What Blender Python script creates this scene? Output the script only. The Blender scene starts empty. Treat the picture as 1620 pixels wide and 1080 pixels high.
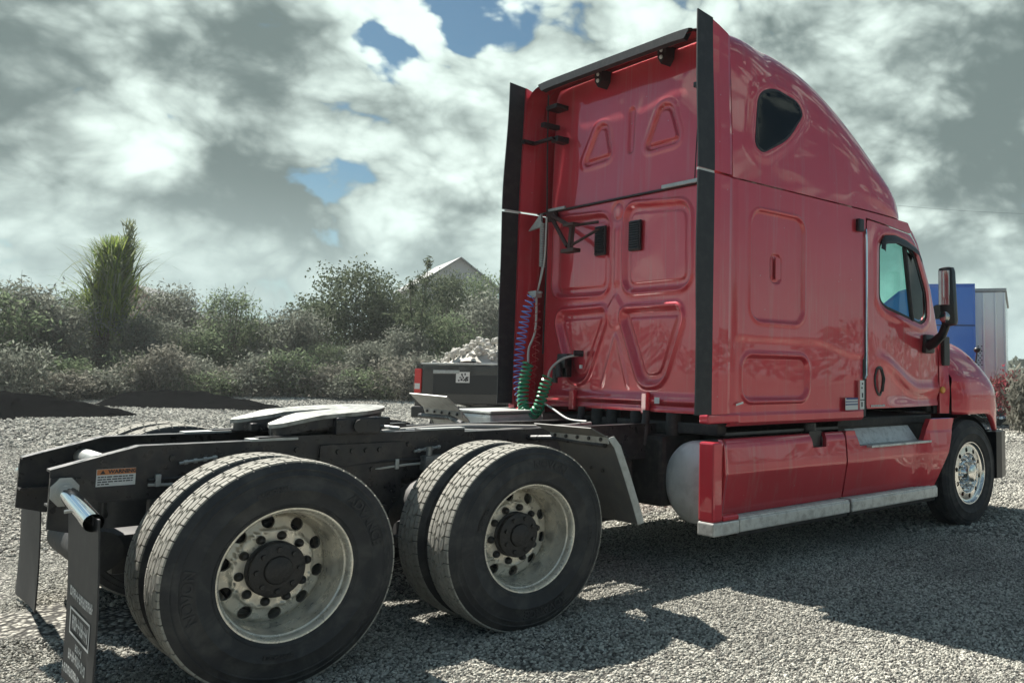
import bpy, bmesh, math, random
import numpy as np
from mathutils import Vector, Matrix, noise
from mathutils.geometry import delaunay_2d_cdt

random.seed(7)
rng = np.random.default_rng(11)
scene = bpy.context.scene
COL = scene.collection
R = math.radians

# ------------------------------------------------------------------ camera
CAM = np.array([-1.595, -5.534, 1.455])
yaw, pitch, roll = R(43.72), R(5.25), R(0.71)
fw = Vector((math.cos(pitch)*math.cos(yaw), math.cos(pitch)*math.sin(yaw), math.sin(pitch)))
rt = Vector((math.sin(yaw), -math.cos(yaw), 0.0))
up = rt.cross(fw)
r2 = rt*math.cos(roll) + up*math.sin(roll)
u2 = -rt*math.sin(roll) + up*math.cos(roll)
cam_data = bpy.data.cameras.new('camera')
cam = bpy.data.objects.new('camera', cam_data)
COL.objects.link(cam)
M = Matrix((r2, u2, -fw)).transposed().to_4x4()
M.translation = Vector(CAM)
cam.matrix_world = M
cam_data.sensor_width = 36.0
cam_data.lens = 36.0*1381.0/1620.0
cam_data.shift_x = -342.0/1620.0
cam_data.shift_y = -77.5/1620.0
cam_data.clip_end = 3000
cam_data.clip_start = 0.05
scene.cycles.max_bounces = 6; scene.cycles.diffuse_bounces = 2; scene.cycles.glossy_bounces = 3; scene.cycles.transmission_bounces = 4; scene.cycles.transparent_max_bounces = 8
scene.cycles.caustics_reflective = False; scene.cycles.caustics_refractive = False
scene.camera = cam

# ------------------------------------------------------------------ light
SUN_DIR = Vector((-0.086, 0.853, 1.0)).normalized()      # towards the sun
sun_data = bpy.data.lights.new('sun', 'SUN')
sun_data.energy = 5.0
sun_data.angle = R(0.55)
sun_data.color = (1.0, 0.95, 0.86)
sun = bpy.data.objects.new('sun', sun_data)
COL.objects.link(sun)
sun.rotation_euler = (-SUN_DIR).to_track_quat('-Z', 'Y').to_euler()
sun.location = (0, 20, 30)

scene.view_settings.view_transform = 'Standard'
scene.view_settings.look = 'None'
scene.view_settings.exposure = 1.05
scene.view_settings.gamma = 1.0
scene.view_settings.use_curve_mapping = False

# ------------------------------------------------------------------ node helpers
def nn(nt, typ, **kw):
    n = nt.nodes.new(typ)
    for k, v in kw.items():
        if k in n.bl_rna.properties: setattr(n, k, v)
    return n
def lk(nt, a, b): nt.links.new(a, b)
def setin(nt, node, key, v):
    s = node.inputs[key]
    if hasattr(v, 'is_output') or isinstance(v, bpy.types.NodeSocket): nt.links.new(v, s)
    else: s.default_value = v
def math_n(nt, op, a, b=0.0, clamp=False):
    n = nt.nodes.new('ShaderNodeMath'); n.operation = op; n.use_clamp = clamp
    setin(nt, n, 0, a); setin(nt, n, 1, b); return n.outputs[0]
def mapr(nt, v, a, b, c=0.0, d=1.0, smooth=True):
    n = nt.nodes.new('ShaderNodeMapRange'); n.interpolation_type = 'SMOOTHSTEP' if smooth else 'LINEAR'
    setin(nt, n, 0, v)
    for i, x in enumerate((a, b, c, d)): setin(nt, n, i+1, x)
    return n.outputs[0]
def mixc(nt, f, a, b, typ='MIX'):
    n = nt.nodes.new('ShaderNodeMix'); n.data_type = 'RGBA'; n.blend_type = typ
    setin(nt, n, 0, f); setin(nt, n, 6, a); setin(nt, n, 7, b); return n.outputs[2]
def noise_n(nt, vec, scale, detail=4, rough=0.55, dist=0.0):
    n = nt.nodes.new('ShaderNodeTexNoise')
    if vec is not None: nt.links.new(vec, n.inputs['Vector'])
    n.inputs['Scale'].default_value = scale; n.inputs['Detail'].default_value = detail
    n.inputs['Roughness'].default_value = rough; n.inputs['Distortion'].default_value = dist
    return n.outputs['Fac']

# ------------------------------------------------------------------ world: broken cumulus over a Nishita sky
def px_dir(px, py):
    d = fw + r2*((px-1152.0)/1381.0) + u2*((462.5-py)/1381.0)
    return d.normalized()
world = bpy.data.worlds.new('World'); scene.world = world; world.use_nodes = True
world.cycles.sampling_method = 'MANUAL'; world.cycles.sample_map_resolution = 256
wt = world.node_tree; wt.nodes.clear()
out = wt.nodes.new('ShaderNodeOutputWorld'); bg = wt.nodes.new('ShaderNodeBackground')
bg.inputs[1].default_value = 0.07
sky = wt.nodes.new('ShaderNodeTexSky'); sky.sky_type = 'NISHITA'; sky.sun_disc = False
sky.sun_elevation = math.asin(SUN_DIR.z)
sky.sun_rotation = math.atan2(SUN_DIR.x, SUN_DIR.y)
sky.air_density = 1.0; sky.dust_density = 0.6; sky.ozone_density = 2.0
tc = wt.nodes.new('ShaderNodeTexCoord')
vdir = tc.outputs['Generated']
sep = wt.nodes.new('ShaderNodeSeparateXYZ'); lk(wt, vdir, sep.inputs[0])
zpos = math_n(wt, 'MAXIMUM', sep.outputs[2], 0.0)
cmb = wt.nodes.new('ShaderNodeCombineXYZ')
lk(wt, math_n(wt, 'MULTIPLY', sep.outputs[0], 1.5), cmb.inputs[0])
lk(wt, math_n(wt, 'MULTIPLY', sep.outputs[1], 1.5), cmb.inputs[1])
lk(wt, math_n(wt, 'MULTIPLY', zpos, 2.2), cmb.inputs[2])
P = cmb.outputs[0]
warp = wt.nodes.new('ShaderNodeTexNoise'); lk(wt, P, warp.inputs['Vector'])
warp.inputs['Scale'].default_value = 3.4; warp.inputs['Detail'].default_value = 2.5; warp.inputs['Roughness'].default_value = 0.55
def vma(a, mul, add):
    n = wt.nodes.new('ShaderNodeVectorMath'); n.operation = 'MULTIPLY_ADD'
    lk(wt, a, n.inputs[0]); n.inputs[1].default_value = mul
    if isinstance(add, tuple): n.inputs[2].default_value = add
    else: lk(wt, add, n.inputs[2])
    return n.outputs[0]
PW = vma(warp.outputs['Color'], (0.12, 0.12, 0.12), P)
# ragged copy of the view direction, so that banks of cloud and gaps get uneven edges
DW = vma(vma(warp.outputs['Color'], (1, 1, 1), (-0.5, -0.5, -0.5)), (0.16, 0.16, 0.14), vdir)
def lobe(px, py, rad, amp):
    n = wt.nodes.new('ShaderNodeVectorMath'); n.operation = 'DISTANCE'
    lk(wt, DW, n.inputs[0]); n.inputs[1].default_value = px_dir(px, py)
    return mapr(wt, n.outputs['Value'], 0.0, rad, amp, 0.0)
def addall(l):
    a = l[0]
    for b in l[1:]: a = math_n(wt, 'ADD', a, b)
    return a
big = noise_n(wt, PW, 2.6, 7, 0.56)
def puffs(scale, detail):
    p_ = wt.nodes.new('ShaderNodeTexVoronoi'); p_.feature = 'F1'; lk(wt, PW, p_.inputs['Vector'])
    p_.inputs['Scale'].default_value = scale; p_.inputs['Detail'].default_value = detail; p_.inputs['Roughness'].default_value = 0.55
    return math_n(wt, 'SUBTRACT', 0.42, p_.outputs['Distance'])
pf = puffs(8.0, 3.0)
dens = math_n(wt, 'ADD', big, math_n(wt, 'MULTIPLY', pf, 0.36))
cover = addall([lobe(765, 5, 0.075, -0.26), lobe(625, 80, 0.065, -0.22), lobe(535, 300, 0.10, -0.24), lobe(110, 190, 0.065, -0.20), lobe(250, 205, 0.05, -0.16), lobe(480, 400, 0.10, -0.12),
                lobe(720, 200, 0.24, 0.20), lobe(230, 100, 0.40, 0.20), lobe(950, 100, 0.34, 0.20), lobe(1450, 170, 0.55, 0.24), lobe(660, 380, 0.18, 0.22), lobe(230, 320, 0.28, 0.20), lobe(1400, 420, 0.5, 0.16), lobe(50, 120, 0.14, 0.22), lobe(420, 145, 0.08, 0.16)])
dens = math_n(wt, 'ADD', math_n(wt, 'ADD', dens, cover), 0.105)
mask = mapr(wt, dens, 0.425, 0.535)
# thick cores and undersides are grey, rims and tops bright
sh = noise_n(wt, PW, 4.0, 6, 0.60)
dark = addall([lobe(260, 125, 0.32, 0.46), lobe(440, 160, 0.16, 0.16), lobe(1560, 240, 0.45, 0.30), lobe(640, 250, 0.12, 0.16), lobe(330, 320, 0.17, 0.16), lobe(730, 345, 0.12, 0.26),
               lobe(275, 45, 0.10, -0.70), lobe(1440, 20, 0.22, -0.30), lobe(690, 140, 0.20, -0.50), lobe(600, 300, 0.09, -0.50), lobe(880, 130, 0.24, -0.45), lobe(230, 230, 0.12, -0.55), lobe(30, 190, 0.16, -0.50), lobe(600, 20, 0.14, -0.3), lobe(640, 400, 0.10, -0.25)])
thick = math_n(wt, 'ADD', mapr(wt, dens, 0.50, 0.90, 0.0, 0.35), math_n(wt, 'MULTIPLY', math_n(wt, 'SUBTRACT', sh, 0.53), 3.2))
thick = math_n(wt, 'SUBTRACT', math_n(wt, 'ADD', thick, dark), math_n(wt, 'MULTIPLY', pf, 1.5))
thick = mapr(wt, thick, -0.10, 1.70)
ccol = mixc(wt, thick, (6.7, 7.9, 7.35, 1), (1.25, 1.66, 1.62, 1))
tint = mixc(wt, 1.0, sky.outputs[0], (0.36, 0.48, 0.47, 1), 'MULTIPLY')
comb = mixc(wt, mask, tint, ccol)
hz = mapr(wt, sep.outputs[2], -0.02, 0.22, 0.82, 0.0)
comb = mixc(wt, hz, comb, (4.4, 5.6, 5.5, 1))
lk(wt, comb, bg.inputs[0]); lk(wt, bg.outputs[0], out.inputs[0])

# ------------------------------------------------------------------ materials
MATS = {}
def pbr(name, col, rough=0.5, metal=0.0, coat=0.0, coat_rough=0.03, spec=0.5, vary=0.0, vscale=6.0, dirt=None, dirt_amt=0.0, bump=0.0, bscale=40.0, rvary=0.0, streak=None):
    m = bpy.data.materials.new(name); m.use_nodes = True; nt = m.node_tree
    b = nt.nodes['Principled BSDF']
    c4 = (*col, 1)
    b.inputs['Roughness'].default_value = rough; b.inputs['Metallic'].default_value = metal
    b.inputs['Coat IOR'].default_value = 1.65 if streak else 1.5
    b.inputs['Coat Weight'].default_value = coat; b.inputs['Coat Roughness'].default_value = coat_rough
    b.inputs['Specular IOR Level'].default_value = spec
    b.inputs['Base Color'].default_value = c4
    tcn = nt.nodes.new('ShaderNodeTexCoord'); vec = tcn.outputs['Object']
    cur = None
    if vary:
        f = noise_n(nt, vec, vscale, 5, 0.6)
        cur = mixc(nt, f, tuple(c*(1-vary) for c in col)+(1,), tuple(min(1, c*(1+vary)) for c in col)+(1,))
    if dirt:
        f2 = mapr(nt, noise_n(nt, vec, vscale*1.7, 8, 0.65, 0.4), 0.42, 0.72, 0.0, dirt_amt)
        cur = mixc(nt, f2, cur if cur is not None else c4, (*dirt, 1))
    if streak:
        mp_ = nt.nodes.new('ShaderNodeMapping'); mp_.inputs['Scale'].default_value = (16, 16, 0.9); lk(nt, vec, mp_.inputs['Vector'])
        sf = mapr(nt, noise_n(nt, mp_.outputs[0], 1.0, 6, 0.6), 0.50, 0.78, 0.0, 0.30)
        cur = mixc(nt, sf, cur if cur is not None else c4, (*streak, 1))
        vc = nt.nodes.new('ShaderNodeTexVoronoi'); lk(nt, vec, vc.inputs['Vector']); vc.inputs['Scale'].default_value = 9.0
        chip = mapr(nt, vc.outputs['Distance'], 0.035, 0.05, 0.55, 0.0)
        cur = mixc(nt, chip, cur, (0.50, 0.40, 0.38, 1))
    if cur is not None: lk(nt, cur, b.inputs['Base Color'])
    if rvary:
        lk(nt, mapr(nt, noise_n(nt, vec, vscale*2.3, 6, 0.6), 0.3, 0.7, max(0.02, rough-rvary), min(1, rough+rvary)), b.inputs['Roughness'])
    if bump:
        bn = nt.nodes.new('ShaderNodeBump'); bn.inputs['Strength'].default_value = bump; bn.inputs['Distance'].default_value = 0.01
        lk(nt, noise_n(nt, vec, bscale, 5, 0.6), bn.inputs['Height']); lk(nt, bn.outputs[0], b.inputs['Normal'])
    MATS[name] = m
    return m
RED = (0.60, 0.042, 0.064)
pbr('red_paint', RED, 0.42, 0.45, 1.0, 0.02, 0.30, vary=0.08, vscale=1.3, dirt=(0.52, 0.16, 0.15), dirt_amt=0.14, rvary=0.08, streak=(0.46, 0.25, 0.22))
pbr('black_rubber', (0.016, 0.018, 0.022), 0.55, vary=0.25, vscale=8, dirt=(0.08, 0.08, 0.075), dirt_amt=0.25)
pbr('black_plastic', (0.014, 0.015, 0.017), 0.38, vary=0.2, vscale=10)
pbr('frame_black', (0.012, 0.013, 0.017), 0.40, vary=0.4, vscale=7, dirt=(0.075, 0.072, 0.065), dirt_amt=0.45, rvary=0.18)
pbr('under_black', (0.014, 0.015, 0.017), 0.65, vary=0.4, vscale=9, dirt=(0.07, 0.065, 0.055), dirt_amt=0.5)
pbr('tyre_rubber', (0.022, 0.024, 0.027), 0.74, vary=0.35, vscale=5, dirt=(0.11, 0.108, 0.10), dirt_amt=0.45, bump=0.12, bscale=90)
pbr('tread_dust', (0.34, 0.332, 0.295), 0.92, vary=0.25, vscale=14, dirt=(0.16, 0.15, 0.125), dirt_amt=0.5, bump=0.3, bscale=120)
pbr('tread_groove', (0.030, 0.030, 0.030), 0.9, vary=0.3, vscale=14)
pbr('wheel_alu', (0.72, 0.69, 0.60), 0.35, 0.42, vary=0.10, vscale=9, dirt=(0.28, 0.255, 0.20), dirt_amt=0.5, rvary=0.15)
pbr('polished_alu', (0.74, 0.74, 0.72), 0.16, 1.0, vary=0.06, vscale=9, dirt=(0.35, 0.32, 0.27), dirt_amt=0.3, rvary=0.08)
pbr('chrome', (0.80, 0.80, 0.80), 0.09, 1.0, rvary=0.05)
pbr('tank_alu', (0.72, 0.735, 0.71), 0.42, 0.2, vary=0.08, vscale=4, dirt=(0.22, 0.21, 0.19), dirt_amt=0.3, rvary=0.1)
pbr('step_alu', (0.68, 0.69, 0.665), 0.5, 0.55, vary=0.12, vscale=10, dirt=(0.20, 0.19, 0.17), dirt_amt=0.5)
pbr('galvanised', (0.46, 0.48, 0.47), 0.5, 0.6, vary=0.15, vscale=12, dirt=(0.2, 0.19, 0.17), dirt_amt=0.4)
pbr('fender_grey', (0.10, 0.102, 0.10), 0.55, vary=0.3, vscale=9, dirt=(0.16, 0.14, 0.12), dirt_amt=0.5)
pbr('worn_steel', (0.30, 0.31, 0.295), 0.45, 0.5, vary=0.25, vscale=9, dirt=(0.03, 0.028, 0.025), dirt_amt=0.75, rvary=0.15)
pbr('tyre_letter', (0.032, 0.033, 0.035), 0.7, vary=0.3, vscale=20)
pbr('hub_black', (0.015, 0.015, 0.016), 0.5, vary=0.4, vscale=25, dirt=(0.05, 0.045, 0.04), dirt_amt=0.6, bump=0.4, bscale=60)
pbr('nut_dark', (0.022, 0.022, 0.022), 0.35, 0.0)
pbr('white_label', (0.72, 0.73, 0.71), 0.5)
pbr('orange_label', (0.62, 0.22, 0.07), 0.5)
pbr('ink', (0.03, 0.03, 0.035), 0.6)
pbr('blue_label', (0.03, 0.05, 0.22), 0.5)
pbr('amber', (0.85, 0.36, 0.04), 0.25, coat=0.5)
pbr('tail_red', (0.65, 0.03, 0.03), 0.22, coat=0.6)
pbr('hose_blue', (0.14, 0.32, 0.85), 0.2, coat=1.0)
pbr('hose_green', (0.03, 0.30, 0.15), 0.35, coat=0.3)
pbr('hose_red', (0.50, 0.05, 0.06), 0.35, coat=0.3)
pbr('cable_grey', (0.48, 0.48, 0.45), 0.5)
pbr('rust_brown', (0.055, 0.028, 0.025), 0.7, vary=0.3)
pbr('print_white', (0.60, 0.61, 0.60), 0.6)
pbr('interior_grey', (0.09, 0.088, 0.085), 0.8)
pbr('blue_paint', (0.02, 0.15, 0.62), 0.3, coat=1.0, vary=0.1, vscale=1)
pbr('polished_steel', (0.84, 0.85, 0.84), 0.2, 0.4, vary=0.06, vscale=1.2, rvary=0.06)
pbr('black_paint', (0.010, 0.011, 0.014), 0.25, coat=1.0, vary=0.2)
pbr('pale_wall', (0.50, 0.50, 0.50), 0.8, vary=0.1)
pbr('pink_wall', (0.42, 0.27, 0.24), 0.8, vary=0.1)
pbr('roof_grey', (0.27, 0.28, 0.28), 0.75, vary=0.1)
pbr('shade_black', (0.0045, 0.005, 0.0055), 1.0, spec=0.0, vary=0.5, vscale=2.5, bump=0.5, bscale=14)  # near-black stands for cast shade on the two mounds at the left
pbr('bark', (0.10, 0.085, 0.07), 0.9, vary=0.3, vscale=8)
pbr('wood_grey', (0.26, 0.25, 0.23), 0.85, vary=0.2)
pbr('rock_pale', (0.50, 0.49, 0.45), 0.9, vary=0.35, vscale=5)

def glass(name, col, gloss=0.10):
    m = bpy.data.materials.new(name); m.use_nodes = True; nt = m.node_tree; nt.nodes.clear()
    o = nt.nodes.new('ShaderNodeOutputMaterial'); mx = nt.nodes.new('ShaderNodeMixShader')
    t = nt.nodes.new('ShaderNodeBsdfTransparent'); t.inputs[0].default_value = (*col, 1)
    g = nt.nodes.new('ShaderNodeBsdfGlossy'); g.inputs['Roughness'].default_value = 0.02
    lw_ = nt.nodes.new('ShaderNodeLayerWeight'); lw_.inputs[0].default_value = 0.5
    fac = math_n(nt, 'ADD', math_n(nt, 'MULTIPLY', math_n(nt, 'POWER', lw_.outputs['Facing'], 5.0), 0.6), 0.045)
    lk(nt, fac, mx.inputs[0]); lk(nt, t.outputs[0], mx.inputs[1]); lk(nt, g.outputs[0], mx.inputs[2]); lk(nt, mx.outputs[0], o.inputs[0])
    MATS[name] = m
glass('window_glass', (0.52, 0.88, 0.80))
glass('windshield_glass', (0.70, 0.86, 0.82))
pbr('tinted_glass', (0.004, 0.006, 0.006), 0.08, spec=0.22)
pbr('mirror_glass', (0.5, 0.52, 0.52), 0.03, 1.0)

def leaf_mat(name, c1, c2, trans=0.35, hue_split=None):
    m = bpy.data.materials.new(name); m.use_nodes = True; nt = m.node_tree; nt.nodes.clear()
    o = nt.nodes.new('ShaderNodeOutputMaterial'); mx = nt.nodes.new('ShaderNodeMixShader'); mx.inputs[0].default_value = trans
    d = nt.nodes.new('ShaderNodeBsdfDiffuse'); t = nt.nodes.new('ShaderNodeBsdfTranslucent')
    ge = nt.nodes.new('ShaderNodeNewGeometry')
    c = mixc(nt, ge.outputs['Random Per Island'], (*c1, 1), (*c2, 1))
    lk(nt, c, d.inputs[0]); lk(nt, c, t.inputs[0])
    lk(nt, d.outputs[0], mx.inputs[1]); lk(nt, t.outputs[0], mx.inputs[2]); lk(nt, mx.outputs[0], o.inputs[0])
    MATS[name] = m
leaf_mat('leaf_dark', (0.055, 0.078, 0.048), (0.15, 0.175, 0.115), 0.42)
leaf_mat('leaf_grey', (0.12, 0.14, 0.115), (0.27, 0.285, 0.24), 0.5)
leaf_mat('leaf_mid', (0.075, 0.115, 0.065), (0.22, 0.27, 0.165), 0.5)
leaf_mat('leaf_bamboo', (0.09, 0.16, 0.03), (0.30, 0.37, 0.09), 0.45)
leaf_mat('leaf_bamboo_tip', (0.13, 0.16, 0.09), (0.30, 0.33, 0.21), 0.45)
leaf_mat('leaf_dry', (0.16, 0.16, 0.135), (0.30, 0.295, 0.25), 0.4)
leaf_mat('leaf_red', (0.28, 0.05, 0.07), (0.45, 0.12, 0.14), 0.4)

leaf_mat('twig', (0.10, 0.09, 0.075), (0.30, 0.28, 0.24), 0.0)
# gravel: ground sheet
def gravel_ground():
    m = bpy.data.materials.new('gravel_ground'); m.use_nodes = True; nt = m.node_tree; b = nt.nodes['Principled BSDF']
    tcn = nt.nodes.new('ShaderNodeTexCoord'); vec = tcn.outputs['Object']
    v = nt.nodes.new('ShaderNodeTexVoronoi'); lk(nt, vec, v.inputs['Vector']); v.inputs['Scale'].default_value = 34
    v2 = nt.nodes.new('ShaderNodeTexVoronoi'); lk(nt, vec, v2.inputs['Vector']); v2.inputs['Scale'].default_value = 9
    sepc = nt.nodes.new('ShaderNodeSeparateColor'); lk(nt, v.outputs['Color'], sepc.inputs[0])
    sep2 = nt.nodes.new('ShaderNodeSeparateColor'); lk(nt, v2.outputs['Color'], sep2.inputs[0])
    c = mixc(nt, sepc.outputs[0], (0.18, 0.178, 0.16, 1), (0.62, 0.60, 0.53, 1))
    c = mixc(nt, mapr(nt, sep2.outputs[0], 0.2, 1.0, 0.0, 0.4), c, (0.23, 0.225, 0.20, 1))
    big = noise_n(nt, vec, 0.35, 6, 0.6)
    c = mixc(nt, mapr(nt, big, 0.40, 0.65, 0.0, 0.35), c, (0.40, 0.385, 0.33, 1))
    mid = noise_n(nt, vec, 1.7, 8, 0.7)
    c = mixc(nt, mapr(nt, mid, 0.50, 0.70, 0.0, 0.4), c, (0.20, 0.195, 0.175, 1))
    lk(nt, c, b.inputs['Base Color']); b.inputs['Roughness'].default_value = 0.95; b.inputs['Specular IOR Level'].default_value = 0.2
    bn = nt.nodes.new('ShaderNodeBump'); bn.inputs['Strength'].default_value = 0.9; bn.inputs['Distance'].default_value = 0.03
    hsum = math_n(nt, 'ADD', math_n(nt, 'MULTIPLY', v.outputs['Distance'], -0.7), math_n(nt, 'MULTIPLY', v2.outputs['Distance'], -0.6))
    c = mixc(nt, mapr(nt, v.outputs['Distance'], 0.30, 0.62, 0.0, 0.92), c, (0.045, 0.044, 0.042, 1)); lk(nt, c, b.inputs['Base Color'])
    lk(nt, hsum, bn.inputs['Height']); lk(nt, bn.outputs[0], b.inputs['Normal'])
    MATS['gravel_ground'] = m
gravel_ground()
def stone_mat():
    m = bpy.data.materials.new('gravel_stone'); m.use_nodes = True; nt = m.node_tree; b = nt.nodes['Principled BSDF']
    oi = nt.nodes.new('ShaderNodeObjectInfo')
    rp = nt.nodes.new('ShaderNodeValToRGB'); lk(nt, oi.outputs['Random'], rp.inputs[0])
    e = rp.color_ramp.elements
    e[0].position = 0.0; e[0].color = (0.10, 0.10, 0.095, 1); e[1].position = 1.0; e[1].color = (0.78, 0.765, 0.69, 1)
    a = e.new(0.30); a.color = (0.27, 0.268, 0.24, 1); a = e.new(0.70); a.color = (0.53, 0.52, 0.46, 1); a = e.new(0.94); a.color = (0.68, 0.665, 0.595, 1)
    tcn = nt.nodes.new('ShaderNodeTexCoord')
    c = mixc(nt, mapr(nt, noise_n(nt, tcn.outputs['Object'], 3.0, 4, 0.6), 0.3, 0.7, 0, 0.3), rp.outputs[0], (0.20, 0.19, 0.17, 1))
    pn = noise_n(nt, oi.outputs['Location'], 0.55, 4, 0.6)
    c = mixc(nt, mapr(nt, pn, 0.42, 0.66, 0.0, 0.42), c, (0.17, 0.165, 0.15, 1))
    lk(nt, c, b.inputs['Base Color']); b.inputs['Roughness'].default_value = 0.9; b.inputs['Specular IOR Level'].default_value = 0.15
    MATS['gravel_stone'] = m
stone_mat()

# ------------------------------------------------------------------ geometry helpers
def link(o, parent=None):
    COL.objects.link(o)
    if parent is not None: o.parent = parent
    return o
def mesh_obj(name, verts, faces, mat, parent=None, smooth=False, mats=None, fmat=None):
    me = bpy.data.meshes.new(name)
    me.from_pydata([tuple(map(float, v)) for v in verts], [], [tuple(map(int, f)) for f in faces])
    if mats:
        for x in mats: me.materials.append(MATS[x])
        me.polygons.foreach_set('material_index', np.asarray(fmat, dtype=np.int32))
    elif mat: me.materials.append(MATS[mat])
    if smooth: me.polygons.foreach_set('use_smooth', np.ones(len(me.polygons), dtype=bool))
    me.update()
    return link(bpy.data.objects.new(name, me), parent)
class MB:
    """collects shapes, builds one mesh object"""
    def __init__(s): s.v = []; s.f = []; s.m = []; s.mi = 0
    def add(s, v, f):
        o = len(s.v); s.v += [tuple(p) for p in v]; s.f += [tuple(i+o for i in q) for q in f]; s.m += [s.mi]*len(f)
    def box(s, a, b, bev=0.0, rot=None, piv=None):
        a = Vector(a); b = Vector(b)
        lo = Vector((min(a[i], b[i]) for i in range(3))); hi = Vector((max(a[i], b[i]) for i in range(3)))
        bm = bmesh.new(); bmesh.ops.create_cube(bm, size=1.0)
        c = (lo+hi)/2; d = hi-lo
        for v in bm.verts: v.co = Vector((v.co.x*d.x, v.co.y*d.y, v.co.z*d.z))
        if bev: bmesh.ops.bevel(bm, geom=bm.edges[:], offset=min(bev, min(d)*0.45), segments=2, affect='EDGES', profile=0.6)
        for v in bm.verts:
            q = v.co
            if rot is not None: q = rot @ q
            v.co = q + c
        s.bm(bm)
    def bm(s, bm):
        bm.verts.index_update()
        s.add([v.co[:] for v in bm.verts], [[v.index for v in f.verts] for f in bm.faces]); bm.free()
    def tube(s, pts, r, n=10, cap=True):
        pts = [Vector(p) for p in pts]; m = len(pts)
        rs = r if isinstance(r, (list, tuple)) else [r]*m
        V = []; F = []
        ref = None
        for i, p in enumerate(pts):
            t = (pts[min(i+1, m-1)]-pts[max(i-1, 0)]).normalized()
            if ref is None:
                ref = t.orthogonal().normalized()
            ref = (ref - t*ref.dot(t)).normalized(); q = t.cross(ref)
            for k in range(n):
                a = 2*math.pi*k/n
                V.append(p + (ref*math.cos(a)+q*math.sin(a))*rs[i])
        for i in range(m-1):
            for k in range(n):
                F.append((i*n+k, i*n+(k+1) % n, (i+1)*n+(k+1) % n, (i+1)*n+k))
        if cap: F.append(tuple(range(n))[::-1]); F.append(tuple((m-1)*n+k for k in range(n)))
        s.add(V, F)
    def lathe(s, prof, c, axis='y', n=48, sgn=1):
        """prof: (radius, along) pairs; axis y; c centre"""
        V = []; F = []; m = len(prof)
        for k in range(n):
            a = 2*math.pi*k/n
            for r, h in prof:
                if axis == 'y': V.append((c[0]+r*math.cos(a), c[1]+h*sgn, c[2]+r*math.sin(a)))
                elif axis == 'x': V.append((c[0]+h*sgn, c[1]+r*math.cos(a), c[2]+r*math.sin(a)))
                else: V.append((c[0]+r*math.cos(a), c[1]+r*math.sin(a), c[2]+h*sgn))
        for k in range(n):
            k2 = (k+1) % n
            for i in range(m-1): F.append((k*m+i, k2*m+i, k2*m+i+1, k*m+i+1))
        s.add(V, F)
    def prism(s, poly, a, b, plane='xz'):
        """poly in plane, extruded from a to b along the third axis"""
        n = len(poly)
        def mk(p, t):
            if plane == 'xz': return (p[0], t, p[1])
            if plane == 'yz': return (t, p[0], p[1])
            return (p[0], p[1], t)
        V = [mk(p, a) for p in poly]+[mk(p, b) for p in poly]
        F = [tuple(range(n))[::-1], tuple(range(n, 2*n))]+[(i, (i+1) % n, n+(i+1) % n, n+i) for i in range(n)]
        s.add(V, F)
    def sphere(s, c, r, n=10):
        bm = bmesh.new(); bmesh.ops.create_uvsphere(bm, u_segments=n*2, v_segments=n, radius=1.0)
        rr = r if isinstance(r, (tuple, list)) else (r, r, r)
        for v in bm.verts: v.co = Vector((c[0]+v.co.x*rr[0], c[1]+v.co.y*rr[1], c[2]+v.co.z*rr[2]))
        s.bm(bm)
    def build(s, name, mat, parent=None, smooth=False, recalc=True, angle=35, mats=None):
        o = mesh_obj(name, s.v, s.f, mat, parent, mats=mats, fmat=s.m if mats else None)
        me = o.data
        if recalc:
            bm = bmesh.new(); bm.from_mesh(me); bmesh.ops.recalc_face_normals(bm, faces=bm.faces[:]); bm.to_mesh(me); bm.free()
        if smooth:
            me.polygons.foreach_set('use_smooth', np.ones(len(me.polygons), dtype=bool))
            me.set_sharp_from_angle(angle=R(angle))
        return o
def empty(name, loc=(0, 0, 0), parent=None):
    o = bpy.data.objects.new(name, None); o.location = loc; o.empty_display_size = 0.3
    return link(o, parent)
def tag(o, label, cat, group=None, kind=None):
    o['label'] = label; o['category'] = cat
    if group: o['group'] = group
    if kind: o['kind'] = kind
    return o
def copy_tree(o, parent=None):
    c = o.copy(); COL.objects.link(c); c.parent = parent
    for ch in list(o.children): copy_tree(ch, c)
    return c
def sstep(a, b, x):
    t = np.clip((x-a)/(b-a), 0, 1); return t*t*(3-2*t)
def sd_poly(P, u, v):
    P = np.asarray(P, float); d = np.full(np.shape(u), 1e9); ins = np.zeros(np.shape(u), bool)
    n = len(P)
    for i in range(n):
        a = P[i]; b = P[(i+1) % n]; e = b-a
        wx = u-a[0]; wy = v-a[1]
        t = np.clip((wx*e[0]+wy*e[1])/max(e@e, 1e-12), 0, 1)
        d = np.minimum(d, (wx-e[0]*t)**2+(wy-e[1]*t)**2)
        c = ((a[1] > v) != (b[1] > v)) & (u < (b[0]-a[0])*(v-a[1])/((b[1]-a[1]) if b[1] != a[1] else 1e-9)+a[0])
        ins ^= c
    return np.sqrt(d)*np.where(ins, -1, 1)
def rrect(x0, x1, z0, z1, r, n=6):
    out_ = []
    for cx, cz, a0 in ((x1-r, z1-r, 0), (x0+r, z1-r, 90), (x0+r, z0+r, 180), (x1-r, z0+r, 270)):
        for k in range(n+1):
            a = R(a0+90*k/n); out_.append((cx+r*math.cos(a), cz+r*math.sin(a)))
    return out_
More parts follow.
